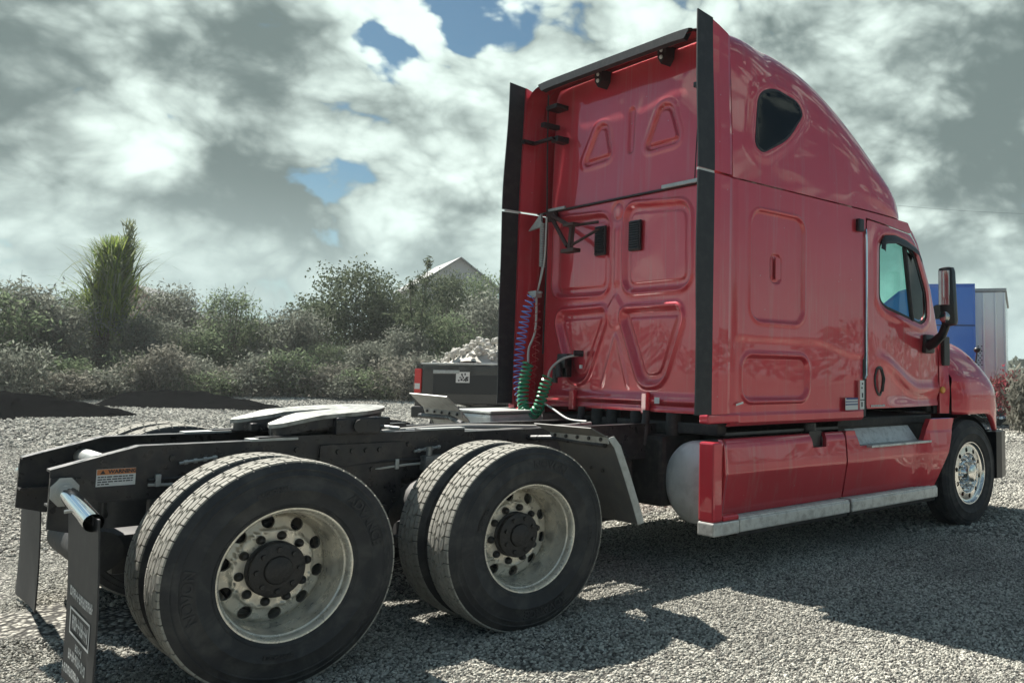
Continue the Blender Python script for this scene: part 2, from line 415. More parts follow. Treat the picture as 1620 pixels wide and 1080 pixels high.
def round_poly(P, r, n=5):
    """round the corners of a polygon"""
    out_ = []; m = len(P)
    rr = r if isinstance(r, (list, tuple)) else [r]*m
    for i in range(m):
        p = Vector(P[i]); a = Vector(P[i-1])-p; b = Vector(P[(i+1) % m])-p
        d = min(rr[i], a.length*0.48, b.length*0.48)
        if d < 1e-5: out_.append(tuple(p)); continue
        A = p+a.normalized()*d; B = p+b.normalized()*d
        for k in range(n+1):
            t = k/n; out_.append(tuple(A*(1-t)**2+p*2*t*(1-t)+B*t*t))
    return out_
def densify(P, step):
    o = []
    m = len(P)
    for i in range(m):
        a = Vector(P[i]); b = Vector(P[(i+1) % m]); k = max(1, int(math.ceil((b-a).length/step)))
        for j in range(k): o.append(tuple(a+(b-a)*(j/k)))
    return o
def panel(name, outline, holes, surf, step, mat, parent, outdir, flange=0.0, extra=None):
    """sheet bounded by outline (2D), mapped by surf(u,v)->xyz arrays, with analytic normals and a turned-in edge"""
    loops = [densify(outline, step)]+[densify(h, step) for h in holes]
    V = []; E = []
    for L in loops:
        o = len(V); V += [tuple(p) for p in L]; E += [(o+i, o+(i+1) % len(L)) for i in range(len(L))]
    nb = len(V)
    o = np.asarray(outline); u = np.arange(o[:, 0].min(), o[:, 0].max(), step); v = np.arange(o[:, 1].min(), o[:, 1].max(), step)
    U, Vv = np.meshgrid(u, v); U = U.ravel()+step*0.31; Vv = Vv.ravel()+step*0.37
    keep = sd_poly(outline, U, Vv) < -step*0.45
    for h in holes: keep &= sd_poly(h, U, Vv) > step*0.45
    V += list(zip(U[keep].tolist(), Vv[keep].tolist()))
    vv, _, ff, *_ = delaunay_2d_cdt([Vector(p) for p in V], E, [], 0, 1e-6)
    vv = np.array([p[:] for p in vv]); ff = np.array([f[:] for f in ff])
    c = vv[ff].mean(1)
    ok = sd_poly(outline, c[:, 0], c[:, 1]) < 0
    for h in holes: ok &= sd_poly(h, c[:, 0], c[:, 1]) > 0
    ff = ff[ok]
    P3 = surf(vv[:, 0], vv[:, 1]); e = 0.003
    du = surf(vv[:, 0]+e, vv[:, 1])-surf(vv[:, 0]-e, vv[:, 1]); dv = surf(vv[:, 0], vv[:, 1]+e)-surf(vv[:, 0], vv[:, 1]-e)
    N = np.cross(du, dv); N /= np.linalg.norm(N, axis=1)[:, None]+1e-12
    if (N@np.array(outdir)).mean() < 0: N = -N
    fn = np.cross(P3[ff[:, 1]]-P3[ff[:, 0]], P3[ff[:, 2]]-P3[ff[:, 0]])
    fl = (fn*N[ff].mean(1)).sum(1) < 0
    ff[fl] = ff[fl][:, ::-1]
    verts = P3.tolist(); faces = ff.tolist(); norms = N.tolist()
    if flange:
        for L in loops:
            L = np.array(L); S = surf(L[:, 0], L[:, 1])
            Nn = np.array(outdir, float); T = S-Nn*flange
            k = len(verts); n = len(L)
            tang = np.roll(S, -1, 0)-np.roll(S, 1, 0); fnm = np.cross(tang, Nn); fnm /= np.linalg.norm(fnm, axis=1)[:, None]+1e-9
            verts += S.tolist()+T.tolist(); norms += fnm.tolist()*2
            for i in range(n):
                j = (i+1) % n; q = (k+i, k+j, k+n+j, k+n+i)
                a, b, d = np.array(verts[q[0]]), np.array(verts[q[1]]), np.array(verts[q[3]])
                if np.cross(b-a, d-a)@fnm[i] < 0: q = q[::-1]
                faces.append(q)
    ob = mesh_obj(name, verts, faces, mat, parent, smooth=True)
    ob.data.normals_split_custom_set_from_vertices([tuple(x) for x in norms])
    return ob
def grid_obj(name, G, mat, parent, closed_v=False, smooth=True):
    """G: (n,m,3) array of points"""
    n, m, _ = G.shape
    F = []
    mm = m if closed_v else m-1
    for i in range(n-1):
        for j in range(mm):
            j2 = (j+1) % m; F.append((i*m+j, i*m+j2, (i+1)*m+j2, (i+1)*m+j))
    o = mesh_obj(name, G.reshape(-1, 3), F, mat, parent)
    bm = bmesh.new(); bm.from_mesh(o.data); bmesh.ops.remove_doubles(bm, verts=bm.verts[:], dist=1e-5); bmesh.ops.recalc_face_normals(bm, faces=bm.faces[:]); bm.to_mesh(o.data); bm.free()
    if smooth: o.data.polygons.foreach_set('use_smooth', np.ones(len(o.data.polygons), dtype=bool))
    return o
def text_mesh(body, size, align='CENTER', bold=0.0, depth=0.0):
    cu = bpy.data.curves.new('lettering', 'FONT'); cu.body = body; cu.size = size; cu.align_x = align; cu.align_y = 'CENTER'
    cu.offset = bold; cu.extrude = depth; cu.resolution_u = 3
    ob = bpy.data.objects.new('lettering', cu); COL.objects.link(ob)
    dg = bpy.context.evaluated_depsgraph_get()
    me = bpy.data.meshes.new_from_object(ob.evaluated_get(dg))
    V = np.array([v.co[:] for v in me.vertices]); F = [tuple(p.vertices) for p in me.polygons]
    bpy.data.objects.remove(ob); bpy.data.curves.remove(cu); bpy.data.meshes.remove(me)
    return V, F

# ------------------------------------------------------------------ ground
def gz(x, y):
    s = 0.92*y+0.25*x
    z = 1.15*sstep(27, 58, s)
    z = z + 0.07*sstep(0.30, 0.70, y)*sstep(3.2, 1.9, y)*sstep(-1.4, -0.6, x)*sstep(3.0, 2.0, x)   # low hump under the left wheels
    z = z + 0.05*np.sin(x*0.35+1.0)*np.sin(y*0.31)*sstep(9, 20, np.hypot(x-3, y))
    return z
def make_ground():
    rr = np.concatenate([[0.0], np.linspace(1.0, 30, 60), 30*np.exp(np.linspace(0.03, math.log(40), 70))])
    n = 144; V = []; F = []
    for r in rr:
        for k in range(n):
            a = 2*math.pi*k/n; x = r*math.cos(a); y = r*math.sin(a); V.append((x, y, float(gz(x, y))))
    for i in range(len(rr)-1):
        for k in range(n):
            k2 = (k+1) % n
            if i == 0:
                F.append((0, n+k, n+k2))
            else: F.append((i*n+k, (i+1)*n+k, (i+1)*n+k2, i*n+k2))
    o = mesh_obj('ground', V, F, 'gravel_ground', None, smooth=True)
    bm = bmesh.new(); bm.from_mesh(o.data)
    bmesh.ops.delete(bm, geom=[v for v in bm.verts if not v.link_faces], context='VERTS')
    bmesh.ops.recalc_face_normals(bm, faces=bm.faces[:]); bm.to_mesh(o.data); bm.free()
    if o.data.polygons[5].normal.z < 0: o.data.flip_normals()
    o['kind'] = 'structure'; o['label'] = 'pale gravel yard surface'
make_ground()

def gravel(name, r0, r1, dens, smin, smax, seed, label):
    """loose stones on the yard, scattered over a sector round the viewer's side of the yard"""
    a0, a1 = R(2), R(96)
    nr, na = 14, 26; V = []; F = []
    for i in range(nr+1):
        r = r0+(r1-r0)*i/nr
        for j in range(na+1):
            a = a0+(a1-a0)*j/na
            x = -1.595+r*math.cos(a); y = -5.534+r*math.sin(a)
            V.append((x, y, float(gz(x, y))+0.001))
    for i in range(nr):
        for j in range(na):
            p = i*(na+1)+j; F.append((p, p+na+1, p+na+2, p+1))
    o = mesh_obj(name, V, F, 'gravel_stone', None)
    if o.data.polygons[0].normal.z < 0: o.data.flip_normals()
    ng = bpy.data.node_groups.new(name, 'GeometryNodeTree')
    ng.interface.new_socket('Geometry', in_out='INPUT', socket_type='NodeSocketGeometry')
    ng.interface.new_socket('Geometry', in_out='OUTPUT', socket_type='NodeSocketGeometry')
    gi = ng.nodes.new('NodeGroupInput'); go = ng.nodes.new('NodeGroupOutput')
    dp = ng.nodes.new('GeometryNodeDistributePointsOnFaces'); dp.distribute_method = 'RANDOM'
    tn = ng.nodes.new('ShaderNodeTexNoise'); tn.inputs['Scale'].default_value = 0.7; tn.inputs['Detail'].default_value = 4
    mr = ng.nodes.new('ShaderNodeMapRange'); mr.inputs[1].default_value = 0.38; mr.inputs[2].default_value = 0.60; mr.inputs[3].default_value = dens*0.55; mr.inputs[4].default_value = dens*1.15
    ng.links.new(tn.outputs['Fac'], mr.inputs[0]); ng.links.new(mr.outputs[0], dp.inputs['Density'])
    dp.inputs['Seed'].default_value = seed
    ico = ng.nodes.new('GeometryNodeMeshIcoSphere'); ico.inputs['Subdivisions'].default_value = 1; ico.inputs['Radius'].default_value = 1.0
    sm = ng.nodes.new('GeometryNodeSetMaterial'); sm.inputs['Material'].default_value = MATS['gravel_stone']
    ip = ng.nodes.new('GeometryNodeInstanceOnPoints')
    rs = ng.nodes.new('FunctionNodeRandomValue'); rs.data_type = 'FLOAT_VECTOR'
    rs.inputs[0].default_value = (smin, smin, smin*0.75); rs.inputs[1].default_value = (smax, smax*0.85, smax*0.85); rs.inputs['Seed'].default_value = seed+3
    rr_ = ng.nodes.new('FunctionNodeRandomValue'); rr_.data_type = 'FLOAT_VECTOR'
    rr_.inputs[0].default_value = (-0.9, -0.9, 0); rr_.inputs[1].default_value = (0.9, 0.9, 6.28); rr_.inputs['Seed'].default_value = seed+5
    L = ng.links
    L.new(gi.outputs[0], dp.inputs['Mesh']); L.new(dp.outputs['Points'], ip.inputs['Points']); L.new(ico.outputs['Mesh'], sm.inputs['Geometry'])
    L.new(sm.outputs[0], ip.inputs['Instance'])
    L.new(rs.outputs[0], ip.inputs['Scale']); L.new(rr_.outputs[0], ip.inputs['Rotation']); L.new(ip.outputs[0], go.inputs[0])
    md = o.modifiers.new('scatter', 'NODES'); md.node_group = ng
    o['kind'] = 'stuff'; o['label'] = label; o['category'] = 'gravel'
gravel('gravel', 1.6, 9.0, 9, 0.012, 0.024, 9, 'scattered larger stones among the gravel near the wheels')
gravel('gravel', 1.6, 8.5, 4600, 0.0040, 0.0128, 1, 'loose pale gravel stones lying around the truck wheels')
gravel('gravel', 8.5, 20, 900, 0.009, 0.027, 2, 'loose pale gravel stones on the yard beyond the truck')
gravel('gravel', 20, 42, 110, 0.022, 0.070, 3, 'coarse pale stones on the far part of the yard')

# ================================================================== THE RED TRUCK
T = empty('semi_truck', (0, 0, 0))
tag(T, 'red tractor unit with tall sleeper cab and bare rear frame, parked on the gravel', 'truck')

# ------------------------------------------------------------------ wheels
TK = 1.085
def tyre_profile():
    h = [(0.296, -0.110), (0.303, -0.124), (0.316, -0.1325), (0.318, -0.1295), (0.322, -0.1330), (0.326, -0.1320), (0.345, -0.140), (0.372, -0.1450), (0.375, -0.1485), (0.379, -0.1485), (0.382, -0.1450),
         (0.420, -0.1440), (0.434, -0.1405), (0.437, -0.1445), (0.441, -0.1440), (0.444, -0.1385), (0.460, -0.1310), (0.463, -0.1345), (0.467, -0.1340), (0.470, -0.1275), (0.484, -0.1180), (0.490, -0.1120),
         (0.4925, -0.108), (0.4935, -0.09), (0.4945, -0.05), (0.495, 0.0)]
    h = [(0.302+(r-0.302)*TK if r > 0.302 else r, y) for r, y in h]
    return h+[(r, -y) for r, y in h[-2::-1]]
def tread_mesh(seed):
    rd = random.Random(seed); b = MB()
    def Rr(y): return 0.302+(0.5055-0.302)*TK-0.55*y*y
    def block(t0, t1, y0, y1, zig, r_in=0.507, bev=0.003):
        ym = (y0+y1)/2; pts = [(t0, y0), (t0+zig, ym), (t0, y1), (t1, y1), (t1+zig, ym), (t1, y0)]
        ctr = ((t0+t1)/2+zig*0.5, ym); V = []
        dr = rd.uniform(-0.0009, 0.0)
        for t, y in pts: V.append((r_in*math.cos(t), y, r_in*math.sin(t)))
        for t, y in pts:
            t2 = t+(ctr[0]-t)*0.07; y2 = y+(ctr[1]-y)*0.09; r = Rr(y)+dr
            V.append((r*math.cos(t2), y2, r*math.sin(t2)))
        b.add(V, [(6, 7, 10, 11), (7, 8, 9, 10)]+[(i, (i+1) % 6, 6+(i+1) % 6, 6+i) for i in range(6)])
    N = 46; p = 2*math.pi/N
    for row, (y0, y1, off, zig) in enumerate([(-0.066, -0.028, 0.0, 0.034), (-0.019, 0.019, 0.5, -0.034), (0.028, 0.066, 0.0, 0.034)]):
        for k in range(N):
            t = (k+off)*p; block(t, t+p-0.017, y0, y1, zig)
    for s in (-1, 1):
        for k in range(N*2):
            t = k*p/2; block(t, t+p/2-(0.009 if k % 2 else 0.002), s*0.0755, s*0.109, 0.0, r_in=0.502)
    return b
def bent_text(body, size, r, ang, y, depth):
    V, F = text_mesh(body, size, depth=depth, bold=0.0012)
    t = ang - V[:, 0]/r; rr = r+V[:, 1]
    return np.stack([rr*np.cos(t), y-V[:, 2], rr*np.sin(t)], -1), F
def make_wheel(kind, lettered=False):
    """kind: outer, inner, steer. local axle along y, outside towards -y"""
    # rim: lathe + pressed disc with hand holes
    b = MB()
    lip = [(0.296, -0.100), (0.3035, -0.108), (0.3050, -0.1165), (0.3015, -0.1225), (0.2945, -0.1215), (0.2885, -0.114)]
    if kind == 'steer': prof = lip+[(0.284, -0.102), (0.276, -0.096), (0.262, -0.094)]
    else: prof = lip+[(0.2840, -0.100), (0.2825, -0.080), (0.2755, -0.074), (0.2745, -0.066), (0.2740, -0.020), (0.2690, 0.004), (0.2660, 0.012), (0.2655, 0.050), (0.2610, 0.085), (0.256, 0.104), (0.2555, 0.116)]
    b.lathe(prof, (0, 0, 0), n=72)
    back = [(0.296, -0.100), (0.288, -0.05), (0.284, 0.06), (0.296, 0.105), (0.303, 0.118)]
    b.lathe(back, (0, 0, 0), n=72)
    w = b.build('wheel', 'polished_alu' if kind == 'steer' else 'wheel_alu', T, smooth=True, recalc=False, angle=40)
    if kind == 'steer': rs, ys = [0.05, 0.165, 0.180, 0.192, 0.262], [-0.070, -0.070, -0.076, -0.101, -0.094]
    elif kind == 'outer': rs, ys = [0.05, 0.174, 0.178, 0.183, 0.190, 0.240, 0.2555], [0.066, 0.066, 0.060, 0.064, 0.082, 0.096, 0.116]
    else: rs, ys = [0.05, 0.176, 0.187, 0.236, 0.247], [0.01, 0.01, 0.006, -0.03, -0.044]
    def surf(u, v):
        r = np.hypot(u, v); return np.stack([u, np.interp(r, rs, ys), v], -1)
    rout = 0.262 if kind == 'steer' else (0.2555 if kind == 'outer' else 0.247)
    outl = [(rout*math.cos(2*math.pi*k/72), rout*math.sin(2*math.pi*k/72)) for k in range(72)]
    hr = 0.225 if kind == 'steer' else (0.2185 if kind == 'outer' else 0.214)
    hs = 0.023 if kind == 'steer' else (0.0305 if kind == 'outer' else 0.026)
    holes = []
    for k in range(10):
        a = 2*math.pi*(k+0.5)/10+0.12
        holes.append([(hr*math.cos(a)+hs*math.cos(q*math.pi/8), hr*math.sin(a)+hs*math.sin(q*math.pi/8)) for q in range(16)])
    panel('wheel_disc', outl, holes, surf, 0.012, 'polished_alu' if kind == 'steer' else 'wheel_alu', w, (0, -1, 0), flange=0.018)
    # drum behind the hand holes
    d = MB(); d.lathe([(0.0, 0.135), (0.205, 0.135), (0.21, 0.15), (0.21, 0.19)], (0, 0, 0), n=36); d.build('brake_drum', 'hub_black', w, smooth=True, recalc=False)
    # tyre
    t = MB(); t.lathe(tyre_profile(), (0, 0, 0), n=96); ty = t.build('tyre', 'tyre_rubber', w, smooth=True, recalc=False, angle=60)
    tr = tread_mesh(3) if kind != 'steer' else steer_tread(); o = tr.build('tread', 'tread_dust' if kind != 'steer' else 'tyre_rubber', w); o['kind'] = 'stuff'
    if lettered:
        for body, size, r, ang in (('ADVANCE', 0.062, 0.415, R(32)), ('NOVON', 0.062, 0.415, R(185)), ('REGIONAL', 0.030, 0.395, R(103)), ('295/75R22.5', 0.026, 0.357, R(265))):
            V, F = bent_text(body, size, r, ang, -0.1470, 0.0032); m = MB(); m.add(V.tolist(), F)
            o = m.build('sidewall_lettering', 'tyre_letter', w); o['kind'] = 'stuff'
    if kind in ('outer', 'steer'):
        yb = 0.066 if kind == 'outer' else -0.070
        nr = 0.152 if kind == 'outer' else 0.1445
        nb = MB()
        if kind == 'outer':
            nb.lathe([(0.021, 0), (0.0205, -0.010), (0.017, -0.022), (0.010, -0.030), (0.0, -0.033)], (0, 0, 0), n=12)
        else:
            nb.lathe([(0.020, 0), (0.018, -0.012), (0.0175, -0.040), (0.012, -0.052), (0.0, -0.056)], (0, 0, 0), n=12)
        proto = nb.build('lug_nut', 'nut_dark' if kind == 'outer' else 'chrome', w, smooth=True)
        for k in range(10):
            a = 2*math.pi*k/10+0.12
            q = proto if k == 0 else proto.copy()
            if k: COL.objects.link(q); q.parent = w
            q.location = (nr*math.cos(a), yb, nr*math.sin(a))
        h = MB()
        if kind == 'outer':
            h.lathe([(0.128, 0.075), (0.128, 0.052), (0.119, 0.047), (0.117, 0.024), (0.126, 0.020), (0.126, 0.006), (0.116, 0.001), (0.066, -0.002), (0.062, -0.014), (0.056, -0.018), (0.0, -0.019)], (0, 0, 0), n=40)
            for k in range(8):
                a = 2*math.pi*k/8; c = (0.096*math.cos(a), 0.002, 0.096*math.sin(a))
                h.lathe([(0.013, 0.0), (0.012, -0.014), (0.0, -0.016)], c, n=6)
            h.build('hub', 'hub_black', w, smooth=True)
        else:
            h.lathe([(0.128, -0.060), (0.126, -0.076), (0.108, -0.082), (0.100, -0.10), (0.088, -0.125), (0.084, -0.150), (0.070, -0.158), (0.0, -0.162)], (0, 0, 0), n=40)
            h.build('hub', 'polished_alu', w, smooth=True)
    return w
def steer_tread():
    b = MB()
    for y0, y1 in ((-0.108, -0.075), (-0.067, -0.026), (-0.019, 0.019), (0.026, 0.067), (0.075, 0.108)):
        b.lathe([(0.500, y0), (0.520-0.5*y0*y0, y0+0.002), (0.520-0.5*y1*y1, y1-0.002), (0.500, y1)], (0, 0, 0), n=96)
    return b
def put(w, x, y, left=False, spin=0.0):
    w.location = (x, y, 0.503); w.rotation_euler = (0, 0, math.pi if left else 0.0)
    return w
YO, YI, AX = 1.097, 0.752, (0.0, 1.32)
w_out = make_wheel('outer', lettered=True); w_in = make_wheel('inner'); w_st = make_wheel('steer')
first = {}
for ax in AX:
    for s in (-1, 1):
        for proto, yy in ((w_out, YO), (w_in, YI)):
            if id(proto) not in first: first[id(proto)] = 1; w = proto
            else: w = copy_tree(proto, T)
            put(w, ax, s*yy, s > 0)
            if s > 0: w.location.z += 0.07
            ang = 0.0 if ax == 0 else 1.9
            # each wheel stands turned at its own angle about the axle
            w.rotation_euler = (Matrix.Rotation(math.pi if s > 0 else 0, 3, 'Z') @ Matrix.Rotation(ang, 3, 'Y')).to_euler()
XST, YST = 6.386, 1.115
put(w_st, XST, -YST); w2 = copy_tree(w_st, T); put(w2, XST, YST, True)

# ------------------------------------------------------------------ frame
ZT, ZB = 1.058, 0.800
def rail(s):
    b = MB(); y = s*0.43; yi = s*0.34
    poly = [(-0.79, ZB+0.0), (-0.79, 0.965), (-0.44, ZT), (6.9, ZT), (6.9, ZB), (2.3, ZB)]
    web = [(x, z) for x, z in poly]
    b.prism(web, y, y-s*0.009)
    # flanges (top follows the taper)
    for (x0, z0), (x1, z1) in (((-0.79, 0.965), (-0.44, ZT)), ((-0.44, ZT), (6.9, ZT))):
        ya, yb = y+s*0.002, yi
        b.add([(x0, ya, z0+0.002), (x1, ya, z1+0.002), (x1, yb, z1+0.002), (x0, yb, z0+0.002), (x0, ya, z0-0.009), (x1, ya, z1-0.009), (x1, yb, z1-0.009), (x0, yb, z0-0.009)],
              [(0, 1, 2, 3), (7, 6, 5, 4), (0, 4, 5, 1), (1, 5, 6, 2), (2, 6, 7, 3), (3, 7, 4, 0)])
    b.box((-0.79, y+s*0.002, ZB-0.002), (6.9, yi, ZB+0.008))
    o = b.build('frame_rail', 'frame_black', T)
    # bolts along the web
    bb = MB(); bb.lathe([(0.016, 0), (0.015, -0.012), (0.0, -0.013)], (0, 0, 0), n=6, sgn=-s)
    p = None
    spots = [(-0.15, 0.985), (-0.08, 0.985), (0.05, 0.83), (0.12, 0.83), (0.46, 0.66), (0.86, 0.68), (0.60, 0.64), (0.72, 0.64), (1.45, 0.98), (1.52, 0.98), (-0.68, 0.91), (-0.68, 0.85), (-0.30, 0.99), (-0.30, 0.86), (0.30, 1.0), (0.30, 0.86), (0.52, 0.98), (0.60, 0.98), (0.68, 0.98), (0.76, 0.98), (0.56, 0.87), (0.72, 0.87), (0.95, 1.0), (0.95, 0.86), (1.9, 0.98), (2.2, 0.98), (2.2, 0.86), (2.5, 0.93)]
    for i, (x, z) in enumerate(spots):
        if p is None: q = p = bb.build('bolt', 'nut_dark', o)
        else: q = p.copy(); COL.objects.link(q); q.parent = o
        q.location = (x, y+s*(0.0225 if 0.42 < x < 0.90 else 0.001), z)
    return o
rail_r = rail(-1); rail_l = rail(1)
def crossmember(x, z0, z1, mat='frame_black', d=0.10):
    b = MB(); b.box((x, -0.419, z0), (x+0.01, 0.419, z1)); b.box((x, -0.419, z1-0.008), (x+d, 0.419, z1)); b.box((x, -0.419, z0), (x+d, 0.419, z0+0.008))
    b.build('crossmember', mat, T)
crossmember(-0.60, 0.815, 0.93); crossmember(0.62, 0.82, 1.03); crossmember(1.75, 0.82, 1.03); crossmember(2.6, 0.82, 1.03); crossmember(4.2, 0.82, 1.03)
b = MB(); b.tube([(-0.52, -0.41, 0.955), (-0.52, 0.41, 0.955)], 0.042, 14); b.build('crossmember', 'galvanised', T, smooth=True)
for s in (-1, 1):
    b = MB(); b.prism([(-0.79, 0.70), (-0.66, 0.66), (-0.60, 0.72), (-0.60, 0.80), (-0.70, 0.93), (-0.79, 0.93)], s*0.4325, s*0.4525); b.build('end_bracket', 'frame_black', T)

# warning label on the right rail
lab = MB(); lab.box((-0.612, -0.4312, 0.875), (-0.452, -0.4335, 0.957)); lo = lab.build('warning_label', 'white_label', T)
q = MB(); q.box((-0.610, -0.4336, 0.930), (-0.452, -0.4345, 0.956)); q.build('label_header', 'orange_label', lo)
def flat_text(body, size, origin, ux, uz, mat, parent, name='lettering', bold=0.0):
    V, F = text_mesh(body, size, 'LEFT', bold); o = Vector(origin); ux = Vector(ux); uz = Vector(uz)
    return mesh_obj(name, [o+ux*v[0]+uz*v[1] for v in V], F, mat, parent)
flat_text('WARNING', 0.024, (-0.565, -0.4349, 0.943), (1, 0, 0), (0, 0, 1), 'ink', lo, bold=0.0012)
tri = MB(); tri.prism([(-0.598, 0.934), (-0.576, 0.934), (-0.587, 0.953)], -0.4346, -0.4349); tri.build('warning_triangle', 'ink', lo)
rd = random.Random(4)
def scribble(mb, x0, x1, z, h, y, s=-1, rnd=rd):
    x = x0
    while x < x1:
        w_ = rnd.uniform(0.006, 0.022); mb.box((x, y, z), (min(x+w_, x1), y+s*0.0006, z+h)); x += w_+rnd.uniform(0.002, 0.005)
ln = MB()
for i in range(4): scribble(ln, -0.606, -0.462 if i < 3 else -0.56, 0.917-i*0.0115, 0.0055, -0.4336)
o = ln.build('small_print', 'ink', lo); o['kind'] = 'stuff'

# ------------------------------------------------------------------ mud flap hangers and flaps
def hanger(s, x0, label=None):
    b = MB()
    p0 = Vector((x0+0.005, s*0.455, 0.868)); p1 = Vector((x0-0.012, s*1.15, 0.812))
    b.tube([p0, p0.lerp(p1, .5), p1], 0.037, 20, cap=False)
    b.tube([p1, p1.lerp(p0, 0.3), p0], 0.031, 20, cap=False)
    h = b.build('flap_hanger', 'chrome', T, smooth=True)
    pl = MB(); pl.prism([(x0+0.058*math.cos(R(22.5+45*k)), 0.866+0.070*math.sin(R(22.5+45*k))) for k in range(8)], s*0.4535, s*0.468); pl.build('hanger_plate', 'galvanised', h)
    nb = MB(); nb.tube([p1.lerp(p0, .45)+Vector((-0.03, 0, -0.01)), p1.lerp(p0, .45)+Vector((-0.055, 0, -0.012))], 0.009, 6); nb.build('clamp_bolt', 'galvanised', h)
    st = MB(); st.box((x0-0.014, s*0.60, 0.800), (x0-0.009, s*1.14, 0.835)); st.build('flap_clamp', 'frame_black', h)
    return h
def flap(s, x0, zb):
    # rubber sheet, gently bowed and swept at the foot
    n, m = 12, 26; th = 0.007
    def P(u, v):
        y = s*(0.60+0.60*u); z = 0.83+(zb-0.83)*v
        x = x0+0.012*math.sin(v*2.8)+0.020*v+0.006*math.sin(u*5)*v
        return x, y, z
    V = []; F = []
    for j in range(m+1):
        for i in range(n+1): V.append(P(i/n, j/m))
    k = len(V); V += [(x+th, y, z) for x, y, z in V]
    W1 = n+1
    for j in range(m):
        for i in range(n):
            a = j*W1+i; F.append((a, a+1, a+W1+1, a+W1)); F.append((k+a, k+a+W1, k+a+W1+1, k+a+1))
    for j in range(m):
        for e in (0, n):
            a = j*W1+e; F.append((a, a+W1, k+a+W1, k+a))
    for i in range(n):
        for e in (0, m*W1): a = e+i; F.append((a, a+1, k+a+1, k+a))
    mb = MB(); mb.add(V, F); o = mb.build('mud_flap', 'black_rubber', T, smooth=True, angle=50)
    return o, P
hr_ = hanger(-1, -0.735); hl_ = hanger(1, -0.665)
fl_r, PF = flap(-1, -0.742, 0.07); fl_l, PF2 = flap(1, -0.672, 0.10)
# white print on the right flap: worn lines of lettering round a framed badge
def flap_marks(rects, name):
    V = []; F = []
    for u0, v0, u1, v1 in rects:
        k = len(V)
        for u, v in ((u0, v0), (u1, v0), (u1, v1), (u0, v1)):
            x, y, z = PF(u, v); V.append((x-0.0025, y, z))
        F.append((k, k+1, k+2, k+3))
    return mesh_obj(name, V, F, 'print_white', fl_r)
def glyph_row(u0, u1, v, h, slant=0.0, seed=1, arc=0.0):
    rdd = random.Random(seed); r_ = []; u = u0
    while u < u1:
        w_ = rdd.uniform(0.03, 0.055); vv = v+arc*((u-u0)/(u1-u0)-0.5)**2
        a = min(u+w_, u1)
        kind = rdd.randrange(4)
        r_.append((u, vv, u+w_*0.3, vv+h))
        if kind in (0, 2): r_.append((u+w_*0.3, vv, a, vv+h*0.28))
        if kind in (1, 2, 3): r_.append((u+w_*0.3, vv+h*0.4, a, vv+h*0.62))
        if kind in (0, 3): r_.append((u+w_*0.3, vv+h*0.78, a, vv+h))
        if kind != 1: r_.append((a-w_*0.25, vv, a, vv+h))
        u += w_+0.016
    return r_
flap_marks(glyph_row(0.12, 0.90, 0.47, 0.055, seed=2, arc=-0.05), 'lettering')
fr = [(0.14, 0.575, 0.84, 0.588), (0.14, 0.712, 0.84, 0.725), (0.14, 0.575, 0.165, 0.725), (0.815, 0.575, 0.84, 0.725)]
flap_marks(fr, 'badge_frame'); flap_marks(glyph_row(0.22, 0.76, 0.612, 0.078, seed=5), 'badge_lettering')
flap_marks(glyph_row(0.36, 0.60, 0.755, 0.04, seed=8), 'lettering'); flap_marks(glyph_row(0.16, 0.78, 0.81, 0.055, seed=11), 'lettering'); flap_marks(glyph_row(0.02, 0.60, 0.905, 0.05, seed=14), 'lettering')

# ------------------------------------------------------------------ running gear between the wheels
for ax in AX:
    b = MB()
    b.tube([(ax, -0.98, 0.503), (ax, -0.45, 0.503), (ax, -0.25, 0.503)], [0.065, 0.075, 0.10], 16); b.tube([(ax, 0.98, 0.503), (ax, 0.45, 0.503), (ax, 0.25, 0.503)], [0.065, 0.075, 0.10], 16)
    b.sphere((ax, 0.02, 0.503), (0.23, 0.26, 0.225), 12)
    b.tube([(ax+0.1, 0.02, 0.52), (ax+0.42, 0.02, 0.56)], [0.13, 0.06], 16)
    b.build('drive_axle', 'under_black', T, smooth=True)
    for s in (-1, 1):
        a = MB()
        a.lathe([(0.0, 0.16), (0.09, 0.16), (0.125, 0.12), (0.13, 0.05), (0.12, 0.02), (0.13, -0.02), (0.125, -0.10), (0.085, -0.13), (0.0, -0.13)], (ax+0.26*(1 if ax else -1), s*0.46, 0.60), axis='z', n=24)
        a.build('air_spring', 'black_rubber', T, smooth=True)
        a = MB(); a.box((ax-0.45, s*0.41, 0.40), (ax+0.45, s*0.51, 0.47), 0.015); a.box((ax-0.09, s*0.38, 0.38), (ax+0.09, s*0.54, 0.64), 0.015)
        a.build('suspension_beam', 'under_black', T)
        a = MB(); a.tube([(ax+0.16, s*0.56, 0.42), (ax+0.10, s*0.56, 0.70)], 0.032, 12); a.tube([(ax+0.10, s*0.56, 0.66), (ax+0.05, s*0.56, 0.93)], 0.042, 12); a.build('shock_absorber', 'under_black', T, smooth=True)
        a = MB(); a.lathe([(0.0, -0.11), (0.07, -0.10), (0.085, -0.06), (0.085, 0.0), (0.092, 0.01), (0.085, 0.02), (0.085, 0.09), (0.06, 0.12), (0.0, 0.12)], (ax-0.28, s*0.36, 0.46), axis='x', n=20); a.build('brake_chamber', 'under_black', T, smooth=True)
